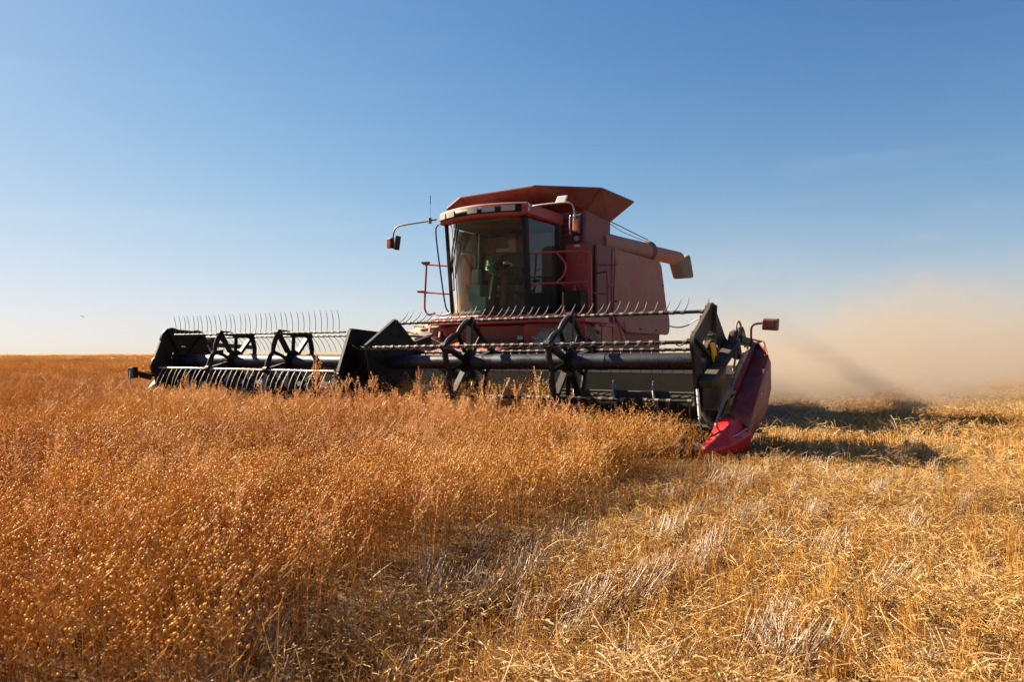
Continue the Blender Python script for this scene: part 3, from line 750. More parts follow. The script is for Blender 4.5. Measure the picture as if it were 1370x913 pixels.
def divider(s):
    m_main = REDM if s > 0 else BLACK; X = lambda v: v * s
    dv = MB()
    # inclined front strip, outer side, back: one closed shell
    N = 12; inn = (Vector((4.80, .83, 1.15)), Vector((4.84, -.30, .46))); outp = (Vector((5.05, .37, 1.02)), Vector((5.035, -.34, .33)))
    fl = lambda p: Vector((X(p.x), p.y, p.z))
    M_ = 4; vs = []
    for i in range(N + 1):
        a_, b_ = inn[0].lerp(inn[1], i / N), outp[0].lerp(outp[1], i / N)
        for j in range(M_ + 1): vs.append(fl(a_.lerp(b_, j / M_) + Vector((.004, -.008, .004)) * math.sin(PI * j / M_)))
    dv.add(vs, [(i * (M_ + 1) + j, i * (M_ + 1) + j + 1, (i + 1) * (M_ + 1) + j + 1, (i + 1) * (M_ + 1) + j) for i in range(N) for j in range(M_)])
    dv.add([fl(inn[0]), fl(Vector((5.0, .40, 1.17))), fl(outp[0])], [(0, 1, 2)])
    side = [Vector((5.0, .40, 1.17)), outp[0], outp[0].lerp(outp[1], .5), outp[1], Vector((5.03, -.22, .20)), Vector((5.055, .30, .46)), Vector((5.06, .47, .68)), Vector((5.05, .50, .95))]
    dv.add([fl(p) for p in side], [(0, 1, 7), (1, 2, 6, 7), (2, 3, 4, 5), (2, 5, 6)], 1)
    d = dv.build("crop_divider", [m_main, REDD if s > 0 else BLACK], hd, smooth=18)
    sm_ = d.modifiers.new("solid", 'SOLIDIFY'); sm_.thickness = .012; sm_.offset = -1
    k = MB(); k.tube([fl(p) for p in [Vector((5.0, .40, 1.17)), outp[0], outp[1]]], .009, 6); k.build("panel_edge", m_main, d, smooth=60)
    for q in (.2, .5, .8):
        k = MB(); k.disc(fl(outp[0].lerp(outp[1], q) + Vector((.006, .07, -.03))), (1, 0, 0), .014, .012, 10); k.build("bolt", STEEL if s > 0 else BLACK, d)
    # nose
    nb_ = MB()
    ring = [[(4.80, -.24, .46), (4.95, -.26, .45), (5.05, -.25, .28), (5.03, -.22, .12), (4.80, -.20, .12)],
            [(4.76, -.44, .38), (4.90, -.48, .38), (5.02, -.46, .24), (5.00, -.44, .11), (4.76, -.44, .10)],
            [(4.745, -.60, .28), (4.83, -.64, .27), (4.95, -.62, .19), (4.94, -.60, .11), (4.745, -.60, .10)],
            [(4.735, -.80, .17), (4.77, -.82, .17), (4.80, -.81, .145), (4.80, -.80, .12), (4.735, -.80, .115)]]
    vs = [(X(p[0]), p[1], p[2]) for r in ring for p in r]
    fs = [(5 * i + j, 5 * i + (j + 1) % 5, 5 * i + 5 + (j + 1) % 5, 5 * i + 5 + j) for i in range(3) for j in range(5)] + [(0, 1, 2, 3, 4), (15, 16, 17, 18, 19)]
    nb_.add(vs, fs)
    nb_.bar((X(4.76), -.40, .395), (X(4.92), -.42, .395), .02, .05)
    nb_.build("divider_nose", REDH if s > 0 else BLACK, d, bevel=.012)
    k = MB(); k.tube([(X(4.755), -.80, .135), (X(4.99), -.47, .29), (X(5.055), -.26, .36)], .007, 6); k.build("nose_seam", STEEL if s > 0 else BLACK, d)
    # trim along the upper inner edge
    k = MB()
    for (t0, t1) in ((.01, .34), (.35, .67), (.68, .99)):
        p0 = Vector((4.80, .83, 1.17)).lerp(Vector((4.80, .02, .67)), t0); p1 = Vector((4.80, .83, 1.17)).lerp(Vector((4.80, .02, .67)), t1)
        k.bar((X(p0.x + .02), p0.y - .015, p0.z + .012), (X(p1.x + .02), p1.y - .015, p1.z + .012), .050, .050)
    k.build("edge_trim", RED if s > 0 else BLACK, d, bevel=.006)
divider(1); divider(-1)
# gauge rods
b = MB(); b.tube([(4.60, -.52, .70), (4.65, -.60, .42)], .014, 8); b.tube([(4.65, -.60, .42), (4.73, -.70, .17)], .010, 8, mi=1); b.build("divider_rod", [WHITE, BLACKD], hd, smooth=60)
# lamps on the ends
def header_lamp(s):
    b = MB()
    if s > 0:
        b.tube(smooth_path([(4.74, .9, 1.0), (4.74, .9, 1.28), (4.745, .9, 1.34), (4.78, .9, 1.375), (4.86, .9, 1.385)]), .013, 8)
        a_ = b.build("lamp_arm", BLACKD, hd, smooth=60)
        c = MB(); c.box((4.945, .93, 1.372), (.17, .07, .135), Matrix.Rotation(R(4), 3, 'Y')); h_ = c.build("lamp_housing", TAN, a_, bevel=.012)
        c = MB(); c.box((4.935, .885, 1.365), (.135, .025, .105), Matrix.Rotation(R(4), 3, 'Y')); c.build("lamp_lens", REDLENS, a_, bevel=.008)
    else:
        b.bar((-4.72, .0, .66), (-4.86, -.50, .72), .05, .07); b.bar((-4.70, -.35, .66), (-4.86, -.45, .70), .05, .10)
        a_ = b.build("lamp_arm", BLACK, hd, bevel=.006)
        c = MB(); c.box((-4.91, -.54, .73), (.16, .09, .18), Matrix.Rotation(R(-6), 3, 'Y')); c.build("lamp_housing", BLACK, a_, bevel=.012)
        c = MB(); c.tube([(-4.89, -.60, .76), (-4.82, -.66, .42)], .009, 6); c.build("gauge_rod", STEEL, a_)
header_lamp(1); header_lamp(-1)
b = MB(); b.tube(smooth_path([(-.75, 1.2, 1.22), (-.55, 1.2, 1.31), (-.25, 1.25, 1.30), (.05, 1.3, 1.19), (.3, 1.35, 1.05)]), .024, 8); b.build("hydraulic_hose", HOSE, hd, smooth=60)

hp = []
for i in range(120):
    X = rng.uniform(-1.2, 3.0); Y = rng.uniform(-.25, .55)
    if rng.random() > math.exp(-((X - .9) / 1.4) ** 2): continue
    x, y = to_world(X, Y)
    hp.append((x, y, .10 + .10 * rng.random(), rng.gauss(.35, .35), rng.gauss(0, .4), rng.uniform(0, 6.28), .8, rng.uniform(.75, 1.15), 5 + rng.randrange(4)))
cutc = scatter("cut_crop", hp, [p.copy() for p in near + mid], FLAX_STEM); tag(cutc, "tangled cut flax lying on the header platform behind the reel", kind='stuff')
# ------------------------------------------------------------------ the combine
cb = thing("combine_harvester", "dusty red combine harvester with glazed cab and side unloading auger", "combine harvester", (MX, MY, 0), -TH)
def rounded_panel(poly, r=.12, n=5):
    out = []; k = len(poly)
    for i in range(k):
        p0, p1, p2 = Vector(poly[i - 1]), Vector(poly[i]), Vector(poly[(i + 1) % k])
        a = p1 + (p0 - p1).normalized() * min(r, (p0 - p1).length * .45); c = p1 + (p2 - p1).normalized() * min(r, (p2 - p1).length * .45)
        for j in range(n + 1):
            t = j / n; out.append(a.lerp(p1, t).lerp(p1.lerp(c, t), t))
    return out
# main body
b = MB()
b.prism([(-1.44, 3.55, 2.90), (1.44, 3.55, 2.90), (1.44, 3.55, 1.02), (-1.44, 3.55, 1.02)], (0, 3.1, 0))
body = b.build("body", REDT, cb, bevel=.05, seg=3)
b = MB(); b.box((0, 6.9, 1.75), (1.9, 1.5, 1.1)); b.box((0, 6.0, 1.0), (2.3, 1.3, .5)); b.build("straw_hood", REDD, cb, bevel=.06, seg=3)
b = MB()     # under frame and axle
b.box((0, 4.4, .95), (1.7, 2.6, .3)); b.box((0, 3.05, .92), (2.5, .35, .35)); b.box((0, 6.5, .62), (2.3, .22, .22)); b.box((.0, 3.9, .85), (2.2, .6, .5))
b.build("chassis", BLACKD, cb, bevel=.02)
# side panels
for s in (1, -1):
    x = 1.47 * s
    pn = [(x, 4.22, 2.83), (x, 6.45, 2.83), (x, 6.62, 2.2), (x, 6.92, 1.55), (x, 6.62, 1.38), (x, 4.55, 1.38), (x, 4.22, 1.95)]
    b = MB(); b.prism(rounded_panel([(x, 4.20, 2.86), (x, 6.48, 2.86), (x, 6.78, 1.95), (x, 6.95, 1.80), (x, 6.95, 1.42), (x, 4.75, 1.42), (x, 4.20, 1.75)], .16), (.06 * s, 0, 0))
    b.build("side_panel", REDD, cb, bevel=.02)
    b = MB(); b.prism(rounded_panel([(x, 3.62, 2.88), (x, 4.17, 2.86), (x, 4.17, 1.66), (x, 3.62, 1.66)], .05), (.045 * s, 0, 0)); b.build("side_panel", REDT, cb, bevel=.015)
    b = MB()
    b.prism([(1.30 * s, 3.2, 1.60), (1.30 * s, 4.6, 1.60), (1.30 * s, 4.9, 1.25), (1.30 * s, 4.5, 1.02), (1.30 * s, 3.3, 1.10)], (.2 * s, 0, 0))
    b.build("lower_shield", RED, cb, bevel=.03)
    b = MB(); b.tube([(1.55 * s, 4.35, 1.6), (1.55 * s, 4.75, 1.05)], .016, 8); b.tube([(1.56 * s, 4.62, 1.62), (1.57 * s, 4.82, 1.0)], .012, 8); b.build("brace_rod", REDD, cb, smooth=60)
for (y, z) in ((4.32, 1.95), (4.32, 2.6), (6.55, 2.4), (5.4, 1.50), (6.2, 1.50)):
    b = MB(); b.box((1.537, y, z), (.012, .07, .035)); b.disc((1.54, y, z), (1, 0, 0), .010, .02, 8); b.build("panel_latch", BLACKD, cb, bevel=.004)
b = MB(); b.bar((1.533, 4.24, 2.02), (1.533, 6.70, 2.02), .012, .006, (1, 0, 0)); b.build("panel_crease", REDD, cb)
# front wall of the body beside the cab
b = MB(); b.prism(rounded_panel([(.98, 3.50, 2.88), (1.42, 3.50, 2.88), (1.42, 3.50, 1.70), (.98, 3.50, 1.70)], .06), (0, .045, 0)); b.build("front_panel", RED, cb, bevel=.012)
b = MB(); b.prism(rounded_panel([(-1.42, 3.50, 2.88), (-.98, 3.50, 2.88), (-.98, 3.50, 1.70), (-1.42, 3.50, 1.70)], .06), (0, .045, 0)); b.build("front_panel", RED, cb, bevel=.012)
b = MB(); b.box((1.22, 3.47, 2.84), (.10, .02, .04)); b.build("warning_decal", WHITE, cb)
b = MB(); b.box((1.28, 3.30, 1.92), (.32, .26, .30)); b.build("tool_box", DGREY, cb, bevel=.02)
b = MB(); b.tube(smooth_path([(1.16, 3.46, 2.05), (1.20, 3.38, 2.22), (1.26, 3.38, 2.20), (1.30, 3.42, 2.10)]), .012, 8); b.disc((1.2, 3.42, 2.1), (0, 0, 1), .05, .14, 14)
b.build("fire_extinguisher", RED, cb, smooth=50)
# grain tank
b = MB()
b.prism([(-1.28, 3.66, 3.50), (1.28, 3.66, 3.50), (1.28, 3.66, 2.86), (-1.28, 3.66, 2.86)], (0, 1.0, 0))
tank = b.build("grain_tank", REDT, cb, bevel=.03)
b = MB()
for i in range(4): b.box((.98, 3.645, 3.06 + .095 * i), (.42, .035, .05), Matrix.Rotation(R(-25), 3, 'X'))
b.build("louvre", REDT, tank, bevel=.006)
b = MB()
rim = [(-1.60, 5.0, 3.77), (-1.60, 3.62, 3.77), (-.80, 2.95, 3.77), (.75, 2.86, 3.77), (1.60, 3.60, 3.77), (1.60, 4.92, 3.77)]
bas = [(-1.27, 4.62, 3.46), (-1.27, 3.70, 3.46), (-.80, 3.66, 3.46), (.75, 3.66, 3.46), (1.27, 3.70, 3.46), (1.27, 4.62, 3.40)]
b.add(rim + bas, [(i, i + 1, 7 + i, 6 + i) for i in range(5)] + [(5, 0, 6, 11)])
ext = b.build("tank_extension", REDT, tank); m_ = ext.modifiers.new("solid", 'SOLIDIFY'); m_.thickness = .03; m_.offset = 0
b = MB()
for i in range(5): b.bar(rim[i], rim[i + 1], .035, .035)
b.build("rim_bar", REDT, ext, bevel=.008)
for i in (1, 2, 3, 4):
    b = MB(); b.bar(Vector(rim[i]) + Vector((0, -.012, 0)), Vector(bas[i]) + Vector((0, -.012, 0)), .014, .03); b.build("fold_seam", REDT, ext)
# unloading auger
b = MB()
b.tube([(1.14, 4.45, 3.03), (1.15, 6.60, 3.10)], .185, 28); b.tube([(1.14, 4.40, 3.03), (1.14, 4.72, 3.04)], .19, 28)
ua = b.build("unloading_auger", REDD, cb, smooth=40)
b = MB(); b.tube([(1.15, 6.70, 3.11), (1.15, 8.45, 3.165)], .152, 28); b.build("auger_tube", REDD, ua, smooth=40)
b = MB(); b.tube([(1.15, 6.54, 3.10), (1.15, 6.61, 3.10), (1.15, 6.68, 3.11), (1.15, 6.75, 3.11)], [.18, .225, .225, .16], 28); b.box((1.15, 6.65, 2.89), (.10, .16, .12)); b.build("hinge_collar", REDT, ua, smooth=40)
b = MB()
b.hexa([(1.02, 8.46, 2.71), (1.31, 8.46, 2.71), (1.31, 9.12, 2.78), (1.02, 9.12, 2.78), (1.02, 8.16, 3.06), (1.28, 8.16, 3.06), (1.30, 8.88, 3.30), (1.02, 8.88, 3.30)])
b.build("spout", SPOUTM, ua, bevel=.06, seg=3)
b = MB(); b.tube([(1.27, 4.60, 3.42), (1.20, 6.60, 3.335)], .009, 6); b.tube(smooth_path([(1.27, 4.60, 3.38), (1.24, 5.3, 3.31), (1.20, 6.55, 3.29)]), .006, 6); b.build("support_cable", BLACKD, ua)
b = MB(); b.disc((1.16, 3.62, 2.98), (0, 1, 0), .055, .09, 16); b.disc((1.16, 3.57, 2.98), (0, 1, 0), .045, .02, 16, mi=1); b.build("work_light", [BLACKD, LAMPW], cb, smooth=40)
# feeder house
b = MB()
b.hexa([(-.62, 1.08, .24), (.72, 1.08, .24), (.62, 3.5, .95), (-.52, 3.5, .95), (-.62, 1.08, .92), (.72, 1.08, .92), (.62, 3.5, 1.45), (-.52, 3.5, 1.45)])
b.build("feeder_house", RED, cb, bevel=.03)
b = MB(); b.prism([(-.95, 2.62, 1.50), (1.35, 2.62, 1.50), (1.35, 2.80, 1.02), (-.95, 2.80, 1.02)], (0, .12, 0)); b.build("front_shield", REDT, cb, bevel=.02)
b = MB(); b.box((.62, 2.66, 1.30), (.12, .04, .07)); b.build("work_light", LAMPW, cb, bevel=.01)
for s_ in (1, -1):
    b = MB(); b.prism(rounded_panel([(.74 * s_, 2.55, 1.52), (1.74 * s_, 2.72, 1.52), (1.74 * s_, 2.78, 1.22), (1.2 * s_, 2.66, 1.02), (.74 * s_, 2.60, 1.02)], .05), (0, .03, 0))
    if s_ > 0: b.build("fender", RED, cb, bevel=.008)
# platform
b = MB()
b.prism([(-1.12, 2.52, 1.66), (-.62, 2.36, 1.66), (.1, 2.20, 1.66), (.92, 2.36, 1.66), (1.78, 2.66, 1.66), (1.78, 3.52, 1.66), (-1.12, 3.52, 1.66)], (0, 0, -.13))
b.build("cab_platform", RED, cb, bevel=.015)
# ---- cab
cab = MB()
def cabpt(t, z):          # front arc of the cab: t 0..1 from picture-left post to picture-right post
    k = (z - 1.7) / 1.5
    x = lerp(-.64, .90, t) + lerp(0, lerp(-.04, .0, t), k); bow = .30 * 4 * t * (1 - t)
    y = lerp(2.52, 2.44, t) - bow * .85 - k * .12
    return Vector((x, y, z))
N_ = 14
cab.prism([(-.70, 2.62, 1.67), (-.64, 2.52, 1.67)] + [tuple(cabpt(i / N_, 1.67)) for i in range(1, N_)] + [(.90, 2.44, 1.67), (.95, 3.30, 1.67), (.92, 3.46, 1.67), (-.70, 3.46, 1.67)], (0, 0, .06))
cab.prism([(-.70, 3.40, 1.7), (.93, 3.40, 1.7), (.93, 3.40, 2.35), (-.70, 3.40, 2.35)], (0, .07, 0))         # low rear wall
cab.box((-.66, 3.36, 2.45), (.10, .14, 1.5)); cab.box((.90, 3.36, 2.45), (.12, .16, 1.5))
cab.bar((-.66, 3.40, 3.15), (.9, 3.40, 3.15), .12, .10)
cabo = cab.build("cab", BLACKD, cb, bevel=.012)
def strip(b, f, z0, z1, nz=4, n=N_, mi=0):
    vs = [f(i / n, lerp(z0, z1, j / nz)) for j in range(nz + 1) for i in range(n + 1)]
    b.add(vs, [(j * (n + 1) + i, j * (n + 1) + i + 1, (j + 1) * (n + 1) + i + 1, (j + 1) * (n + 1) + i) for j in range(nz) for i in range(n)], mi)
b = MB(); strip(b, cabpt, 1.73, 3.19); b.build("windshield", GLASS, cabo, smooth=60)
for t, w in ((0, .05), (1, .075)):
    b = MB(); b.bar(cabpt(t, 1.70), cabpt(t, 3.2), w, .07, (0, 1, 0)); b.build("corner_post", BLACK, cabo, bevel=.012)
b = MB(); b.add([(.925, 2.50, 1.76), (.955, 3.30, 1.76), (.955, 3.28, 3.16), (.92, 2.40, 3.16)], [(0, 1, 2, 3)]); dg = b.build("door_glass", GLASSD, cabo)
b = MB(); b.bar((.945, 3.30, 1.72), (.945, 3.26, 3.2), .05, .09, (0, 1, 0)); b.bar((.93, 2.48, 1.75), (.95, 3.30, 1.75), .05, .06); b.box((.965, 2.62, 2.20), (.03, .10, .04)); b.build("door_frame", BLACK, cabo, bevel=.01)
b = MB(); b.add([(-.68, 2.56, 1.76), (-.70, 3.30, 1.76), (-.70, 3.28, 3.16), (-.70, 2.46, 3.16)], [(0, 1, 2, 3)]); b.build("side_glass", GLASSB, cabo)
# roof with curved visor
b = MB()
def roofpt(t, z):
    x = lerp(-.76, 1.02, t); bow = .30 * 4 * t * (1 - t)
    return Vector((x, lerp(2.30, 2.22, t) - bow * .9, z))
arc = [roofpt(i / N_, 0) for i in range(N_ + 1)]
outer = [Vector((-.74, 3.45, 0)), Vector((-.76, 2.7, 0))] + arc + [Vector((1.0, 2.7, 0)), Vector((.97, 3.45, 0))]
n = len(outer); c0 = Vector((.1, 2.9, 0))
lv = [(3.19, .97), (3.215, 1.0), (3.36, .995), (3.385, .97), (3.41, .80), (3.42, .4)]
vs = []
for z, k in lv: vs += [tuple(c0 + (p - c0) * k + Vector((0, 0, z))) for p in outer]
fs = [(l * n + i, l * n + (i + 1) % n, (l + 1) * n + (i + 1) % n, (l + 1) * n + i) for l in range(len(lv) - 1) for i in range(n)]
fs += [tuple(range(n))[::-1], tuple((len(lv) - 1) * n + i for i in range(n))]
b.add(vs, fs); roof = b.build("cab_roof", RED, cb, smooth=35)
b = MB()
def visor(t, z): p = roofpt(t, z); return p + (p - Vector((.12, 3.1, z))).normalized() * .006
strip(b, lambda t, z: visor(lerp(.03, .95, t), z), 3.232, 3.345, 1, 20); vp = b.build("light_bar", BLACK, roof, smooth=60); m_ = vp.modifiers.new("solid", 'SOLIDIFY'); m_.thickness = .012
for t0, t1 in ((.045, .15), (.175, .29), (.46, .565), (.615, .735), (.79, .905)):
    b = MB(); strip(b, lambda t, z: visor(lerp(t0, t1, t), z) + Vector((0, -.012, 0)), 3.245, 3.335, 1, 3); q = b.build("roof_light", LAMPW, roof); m_ = q.modifiers.new("solid", 'SOLIDIFY'); m_.thickness = .012
# wiper
b = MB(); b.tube([cabpt(.26, 3.16) + Vector((0, -.05, 0)), cabpt(.15, 2.75) + Vector((0, -.06, 0)), cabpt(.06, 2.30) + Vector((0, -.05, 0))], .012, 6)
b.tube([cabpt(.30, 3.16) + Vector((0, -.05, 0)), cabpt(.20, 2.75) + Vector((0, -.06, 0)), cabpt(.09, 2.36) + Vector((0, -.05, 0))], .009, 6)
b.tube([cabpt(.05, 2.75) + Vector((-.02, -.03, 0)), cabpt(.04, 2.1) + Vector((-.01, -.03, 0))], .012, 6); b.build("wiper", BLACK, cabo)
b = MB(); b.prism([(-.66, 3.40, 3.165), (-.66, 2.5, 3.165), (-.4, 2.32, 3.165), (.1, 2.2, 3.165), (.6, 2.3, 3.165), (.9, 2.45, 3.165), (.9, 3.40, 3.165)], (0, 0, .018)); b.build("headliner", SEATM, cabo)
b = MB(); b.box((-.60, 3.24, 2.65), (.06, .26, 1.0)); b.tube([(-.62, 2.75, 1.75), (-.64, 2.62, 3.15)], .05, 8); b.box((-.63, 3.0, 2.95), (.03, .6, .36)); b.build("side_blind", SEATM, cabo, bevel=.02)
# cab inside: seat, column, wheel, console, rear trim
b = MB(); b.box((.12, 3.18, 2.13), (.52, .46, .14)); b.box((.12, 3.36, 2.48), (.50, .12, .66), Matrix.Rotation(R(-8), 3, 'X')); b.box((.12, 3.18, 1.9), (.34, .34, .36)); b.build("seat", SEATM, cabo, bevel=.04, seg=3)
b = MB(); b.tube([(.10, 2.55, 1.73), (.10, 2.70, 2.30)], .06, 12); b.tube([(.10, 2.70, 2.30), (.10, 2.76, 2.48)], .03, 10); b.build("steering_column", DGREY, cabo, smooth=40)
b = MB(); b.tube(arc_pts((.10, 2.78, 2.50), .20, 0, 2 * PI, 28, (1, 0, 0), (0, .87, .45)), .014, 8, False)
for a in (0, 2.1, 4.2): b.tube([(.10, 2.78, 2.50), Vector((.10, 2.78, 2.50)) + Vector((1, 0, 0)) * .2 * math.cos(a) + Vector((0, .87, .45)) * .2 * math.sin(a)], .010, 6)
b.build("steering_wheel", BLACK, cabo, smooth=60)
b = MB(); b.box((-.32, 2.85, 1.97), (.26, .36, .48)); b.box((-.34, 2.80, 2.34), (.14, .10, .24)); b.tube([(-.28, 2.75, 2.3), (-.24, 2.72, 3.05)], .014, 8); b.box((-.05, 2.62, 1.85), (.14, .18, .26)); b.build("console", TEAL, cabo, bevel=.015)
b = MB(); b.box((.12, 3.43, 2.75), (1.5, .02, .80)); b.box((-.5, 3.38, 2.9), (.32, .05, .16)); b.build("rear_trim", TAN, cabo)
b = MB(); b.box((-.24, 3.405, 2.50), (.52, .02, .9), mi=0); b.box((-.24, 3.39, 2.86), (.54, .015, .06), mi=1); b.build("rear_window", [TAN, WHITE], cabo)
# ---- handrails
def rail(name, paths, r=.016, mat=RED, parent=cb):
    b = MB()
    for p in paths: b.tube(smooth_path(p, 5) if len(p) > 2 else p, r, 8)
    return b.build(name, mat, parent, smooth=60)
rail("hand_rail", [[(.90, 2.42, 1.66), (.89, 2.42, 2.1), (.885, 2.42, 2.50), (.90, 2.43, 2.58), (.98, 2.46, 2.615), (1.35, 2.66, 2.64), (1.66, 2.84, 2.64), (1.735, 2.88, 2.60), (1.755, 2.90, 2.50), (1.76, 2.90, 2.1), (1.76, 2.90, 1.66)],
                   [(.89, 2.42, 2.14), (1.755, 2.90, 2.16)], [(1.30, 2.62, 2.62), (1.42, 2.68, 2.45), (1.40, 2.68, 2.28), (1.30, 2.62, 2.15)]])
rail("hand_rail", [[(-1.12, 2.62, 1.74), (-1.22, 2.60, 1.72), (-1.30, 2.60, 1.80), (-1.31, 2.60, 1.95), (-1.29, 2.60, 2.3), (-1.27, 2.60, 2.62)], [(-1.12, 2.62, 1.74), (-.88, 2.58, 1.70), (-.72, 2.58, 1.74), (-.70, 2.58, 1.82), (-.69, 2.6, 2.4)],
                   [(-1.34, 2.60, 2.61), (-1.10, 2.60, 2.58), (-.74, 2.60, 2.54)], [(-1.46, 2.60, 2.13), (-1.26, 2.60, 2.11), (-.72, 2.60, 2.06)]], .018)
b = MB(); b.bar((-1.36, 2.58, 2.63), (-1.22, 2.62, 2.63), .05, .03); b.bar((-1.44, 2.56, 2.13), (-1.32, 2.62, 2.13), .05, .025); b.build("step_bracket", RED, cb)
rail("grab_bar", [[(-.78, 2.32, 3.20), (-.83, 2.30, 3.08), (-.76, 2.34, 2.4), (-.69, 2.38, 1.86), (-.63, 2.40, 1.74)]], .013, BLACK)
# service ladders
for (x, y0, y1, zt, zb, nm) in ((1.76, 3.30, 3.72, 1.66, .55, "ladder"),):
    b = MB(); b.bar((x, y0, zt + .1), (x, y0, zb), .05, .025); b.bar((x, y1, zt + .1), (x, y1, zb), .05, .025)
    for i in range(4): b.box((x, (y0 + y1) / 2, zb + .05 + .3 * i), (.12, y1 - y0, .03))
    b.build(nm, REDD, cb)
rail("ladder_rail", [[(1.76, 3.72, 1.70), (1.76, 3.76, 2.3), (1.76, 3.80, 2.80)], [(1.76, 3.52, 1.70), (1.76, 3.50, 2.0), (1.76, 3.48, 2.36)], [(1.76, 3.49, 2.22), (1.76, 3.55, 2.15), (1.76, 3.68, 2.15), (1.76, 3.75, 2.22), (1.76, 3.77, 2.5)],
                     [(1.62, 3.2, 2.02), (1.76, 3.50, 2.02)], [(1.55, 3.62, 2.52), (1.76, 3.80, 2.52)], [(1.50, 3.6, 2.38), (1.76, 3.5, 2.38)]], .015, REDT)
b = MB(); b.tube([(1.76, 3.79, 2.60), (1.76, 3.805, 2.82)], .021, 8); b.build("chain_post", TAN, cb, smooth=60)
b = MB(); b.bar((-1.20, 2.62, 1.55), (-1.22, 2.50, 1.02), .04, .02); b.bar((-.93, 2.58, 1.55), (-.95, 2.46, 1.02), .04, .02)
for z in (1.32, 1.08): b.box((-1.08, 2.53, z), (.27, .10, .025))
b.build("ladder", RED, cb)
b = MB(); b.box((-1.02, 2.85, 1.40), (.16, .14, .12), Matrix.Rotation(R(20), 3, 'Z')); b.build("battery_box", BLACKD, cb, bevel=.015)
# ---- mirrors
def mirror(name_side):
    if name_side > 0:
        b = MB(); b.tube(smooth_path([(1.00, 2.26, 3.30), (1.20, 2.24, 3.31), (1.55, 2.26, 3.31), (1.70, 2.28, 3.30), (1.76, 2.30, 3.24), (1.775, 2.31, 3.13), (1.775, 2.31, 3.05)]), .014, 8)
        b.tube([(1.00, 2.26, 3.25), (1.00, 2.26, 3.36)], .03, 10)
        a = b.build("mirror_arm", STEEL, cb, smooth=60)
        b = MB(); b.box((1.79, 2.40, 2.98), (.17, .06, .32)); b.build("mirror_housing", BLACK, a, bevel=.025, seg=3)
        b = MB(); b.tube(smooth_path([(1.70, 2.34, 3.12), (1.685, 2.34, 3.08), (1.685, 2.34, 2.88), (1.70, 2.34, 2.84)]), .008, 6); b.build("mirror_bracket", STEEL, a, smooth=60)
        b = MB(); b.box((1.79, 2.335, 2.96), (.085, .06, .19)); b.build("turn_signal", ORANGE, a, bevel=.015, seg=3)
        b = MB(); b.hexa([(1.47, 2.27, 3.315), (1.64, 2.27, 3.315), (1.64, 2.30, 3.315), (1.47, 2.30, 3.315), (1.50, 2.29, 3.42), (1.67, 2.29, 3.42), (1.67, 2.32, 3.42), (1.50, 2.32, 3.42)]); b.build("lamp_reflector", WHITE, a, bevel=.01)
    else:
        b = MB(); b.tube(smooth_path([(-.74, 2.20, 3.27), (-.95, 2.16, 3.25), (-1.30, 2.10, 3.225), (-1.48, 2.08, 3.20), (-1.56, 2.08, 3.12), (-1.58, 2.08, 3.00), (-1.58, 2.08, 2.90)]), .015, 8)
        b.disc((-.86, 2.18, 3.26), (0, 0, 1), .03, .09, 10)
        a = b.build("mirror_arm", DARKSTEEL, cb, smooth=60)
        b = MB(); b.box((-1.50, 2.10, 2.93), (.035, .12, .24), Matrix.Rotation(R(10), 3, 'Y')); b.build("mirror_housing", BLACKD, a, bevel=.012)
        b = MB(); b.box((-1.645, 2.07, 2.93), (.09, .07, .17)); b.box((-1.59, 2.08, 2.93), (.03, .08, .18), mi=1); b.build("turn_signal", [ORANGE, BLACK], a, bevel=.012)
mirror(1); mirror(-1)
for x, y, z, L in ((-.85, 2.18, 3.28, .46), (1.0, 2.25, 3.34, .30)):
    b = MB(); b.tube([(x, y, z), (x, y, z + L * .55)], .0025, 5); b.tube([(x, y, z + L * .55), (x, y, z + L * .85)], .006, 5); b.build("antenna", BLACK, cb)
# ---- wheels
def wheel(x, y, r, w):
    b = MB(); prof = [(-.5, .62), (-.5, .80), (-.46, .90), (-.36, .965), (0, .985), (.36, .965), (.46, .90), (.5, .80), (.5, .62)]; n = 40; k = len(prof)
    vs = [(x + p[0] * w, y + p[1] * r * math.cos(2 * PI * i / n), r + p[1] * r * math.sin(2 * PI * i / n)) for i in range(n) for p in prof]
    b.add(vs, [(i * k + j, i * k + j + 1, ((i + 1) % n) * k + j + 1, ((i + 1) % n) * k + j) for i in range(n) for j in range(k - 1)])
    for i in range(22):
        for s in (-1, 1):
            a = 2 * PI * (i + (.5 if s > 0 else 0)) / 22
            p = lambda u, da, rr: Vector((x + s * u * w, y + rr * r * math.cos(a + da), r + rr * r * math.sin(a + da)))
            b.hexa([p(.02, 0, .97), p(.5, -.16, .93), p(.5, -.09, .93), p(.02, .06, .97), p(.02, .01, 1.03), p(.48, -.15, .995), p(.48, -.10, .995), p(.02, .05, 1.03)])
    t = b.build("wheel", RUBBER, cb, smooth=40)
    b = MB(); b.disc((x, y, r), (1, 0, 0), r * .62, w * .5, 28); b.disc((x, y, r), (1, 0, 0), r * .25, w * .9, 16); b.build("rim", REDD, t, smooth=40)
for s in (1, -1):
    wheel(1.34 * s - .06, 3.05, .80, .66); wheel(1.10 * s, 6.5, .52, .42)
b = MB(); b.tube(smooth_path([(1.45, 6.95, 1.62), (1.62, 7.0, 1.58), (1.75, 7.0, 1.58), (1.90, 7.0, 1.62), (2.02, 7.0, 1.70), (2.12, 7.0, 1.74)]), .013, 8); ra = b.build("rear_lamp_arm", STEEL, cb, smooth=60)
b = MB(); b.box((2.19, 7.0, 1.76), (.13, .07, .13)); b.build("rear_lamp", TAN, ra, bevel=.02)

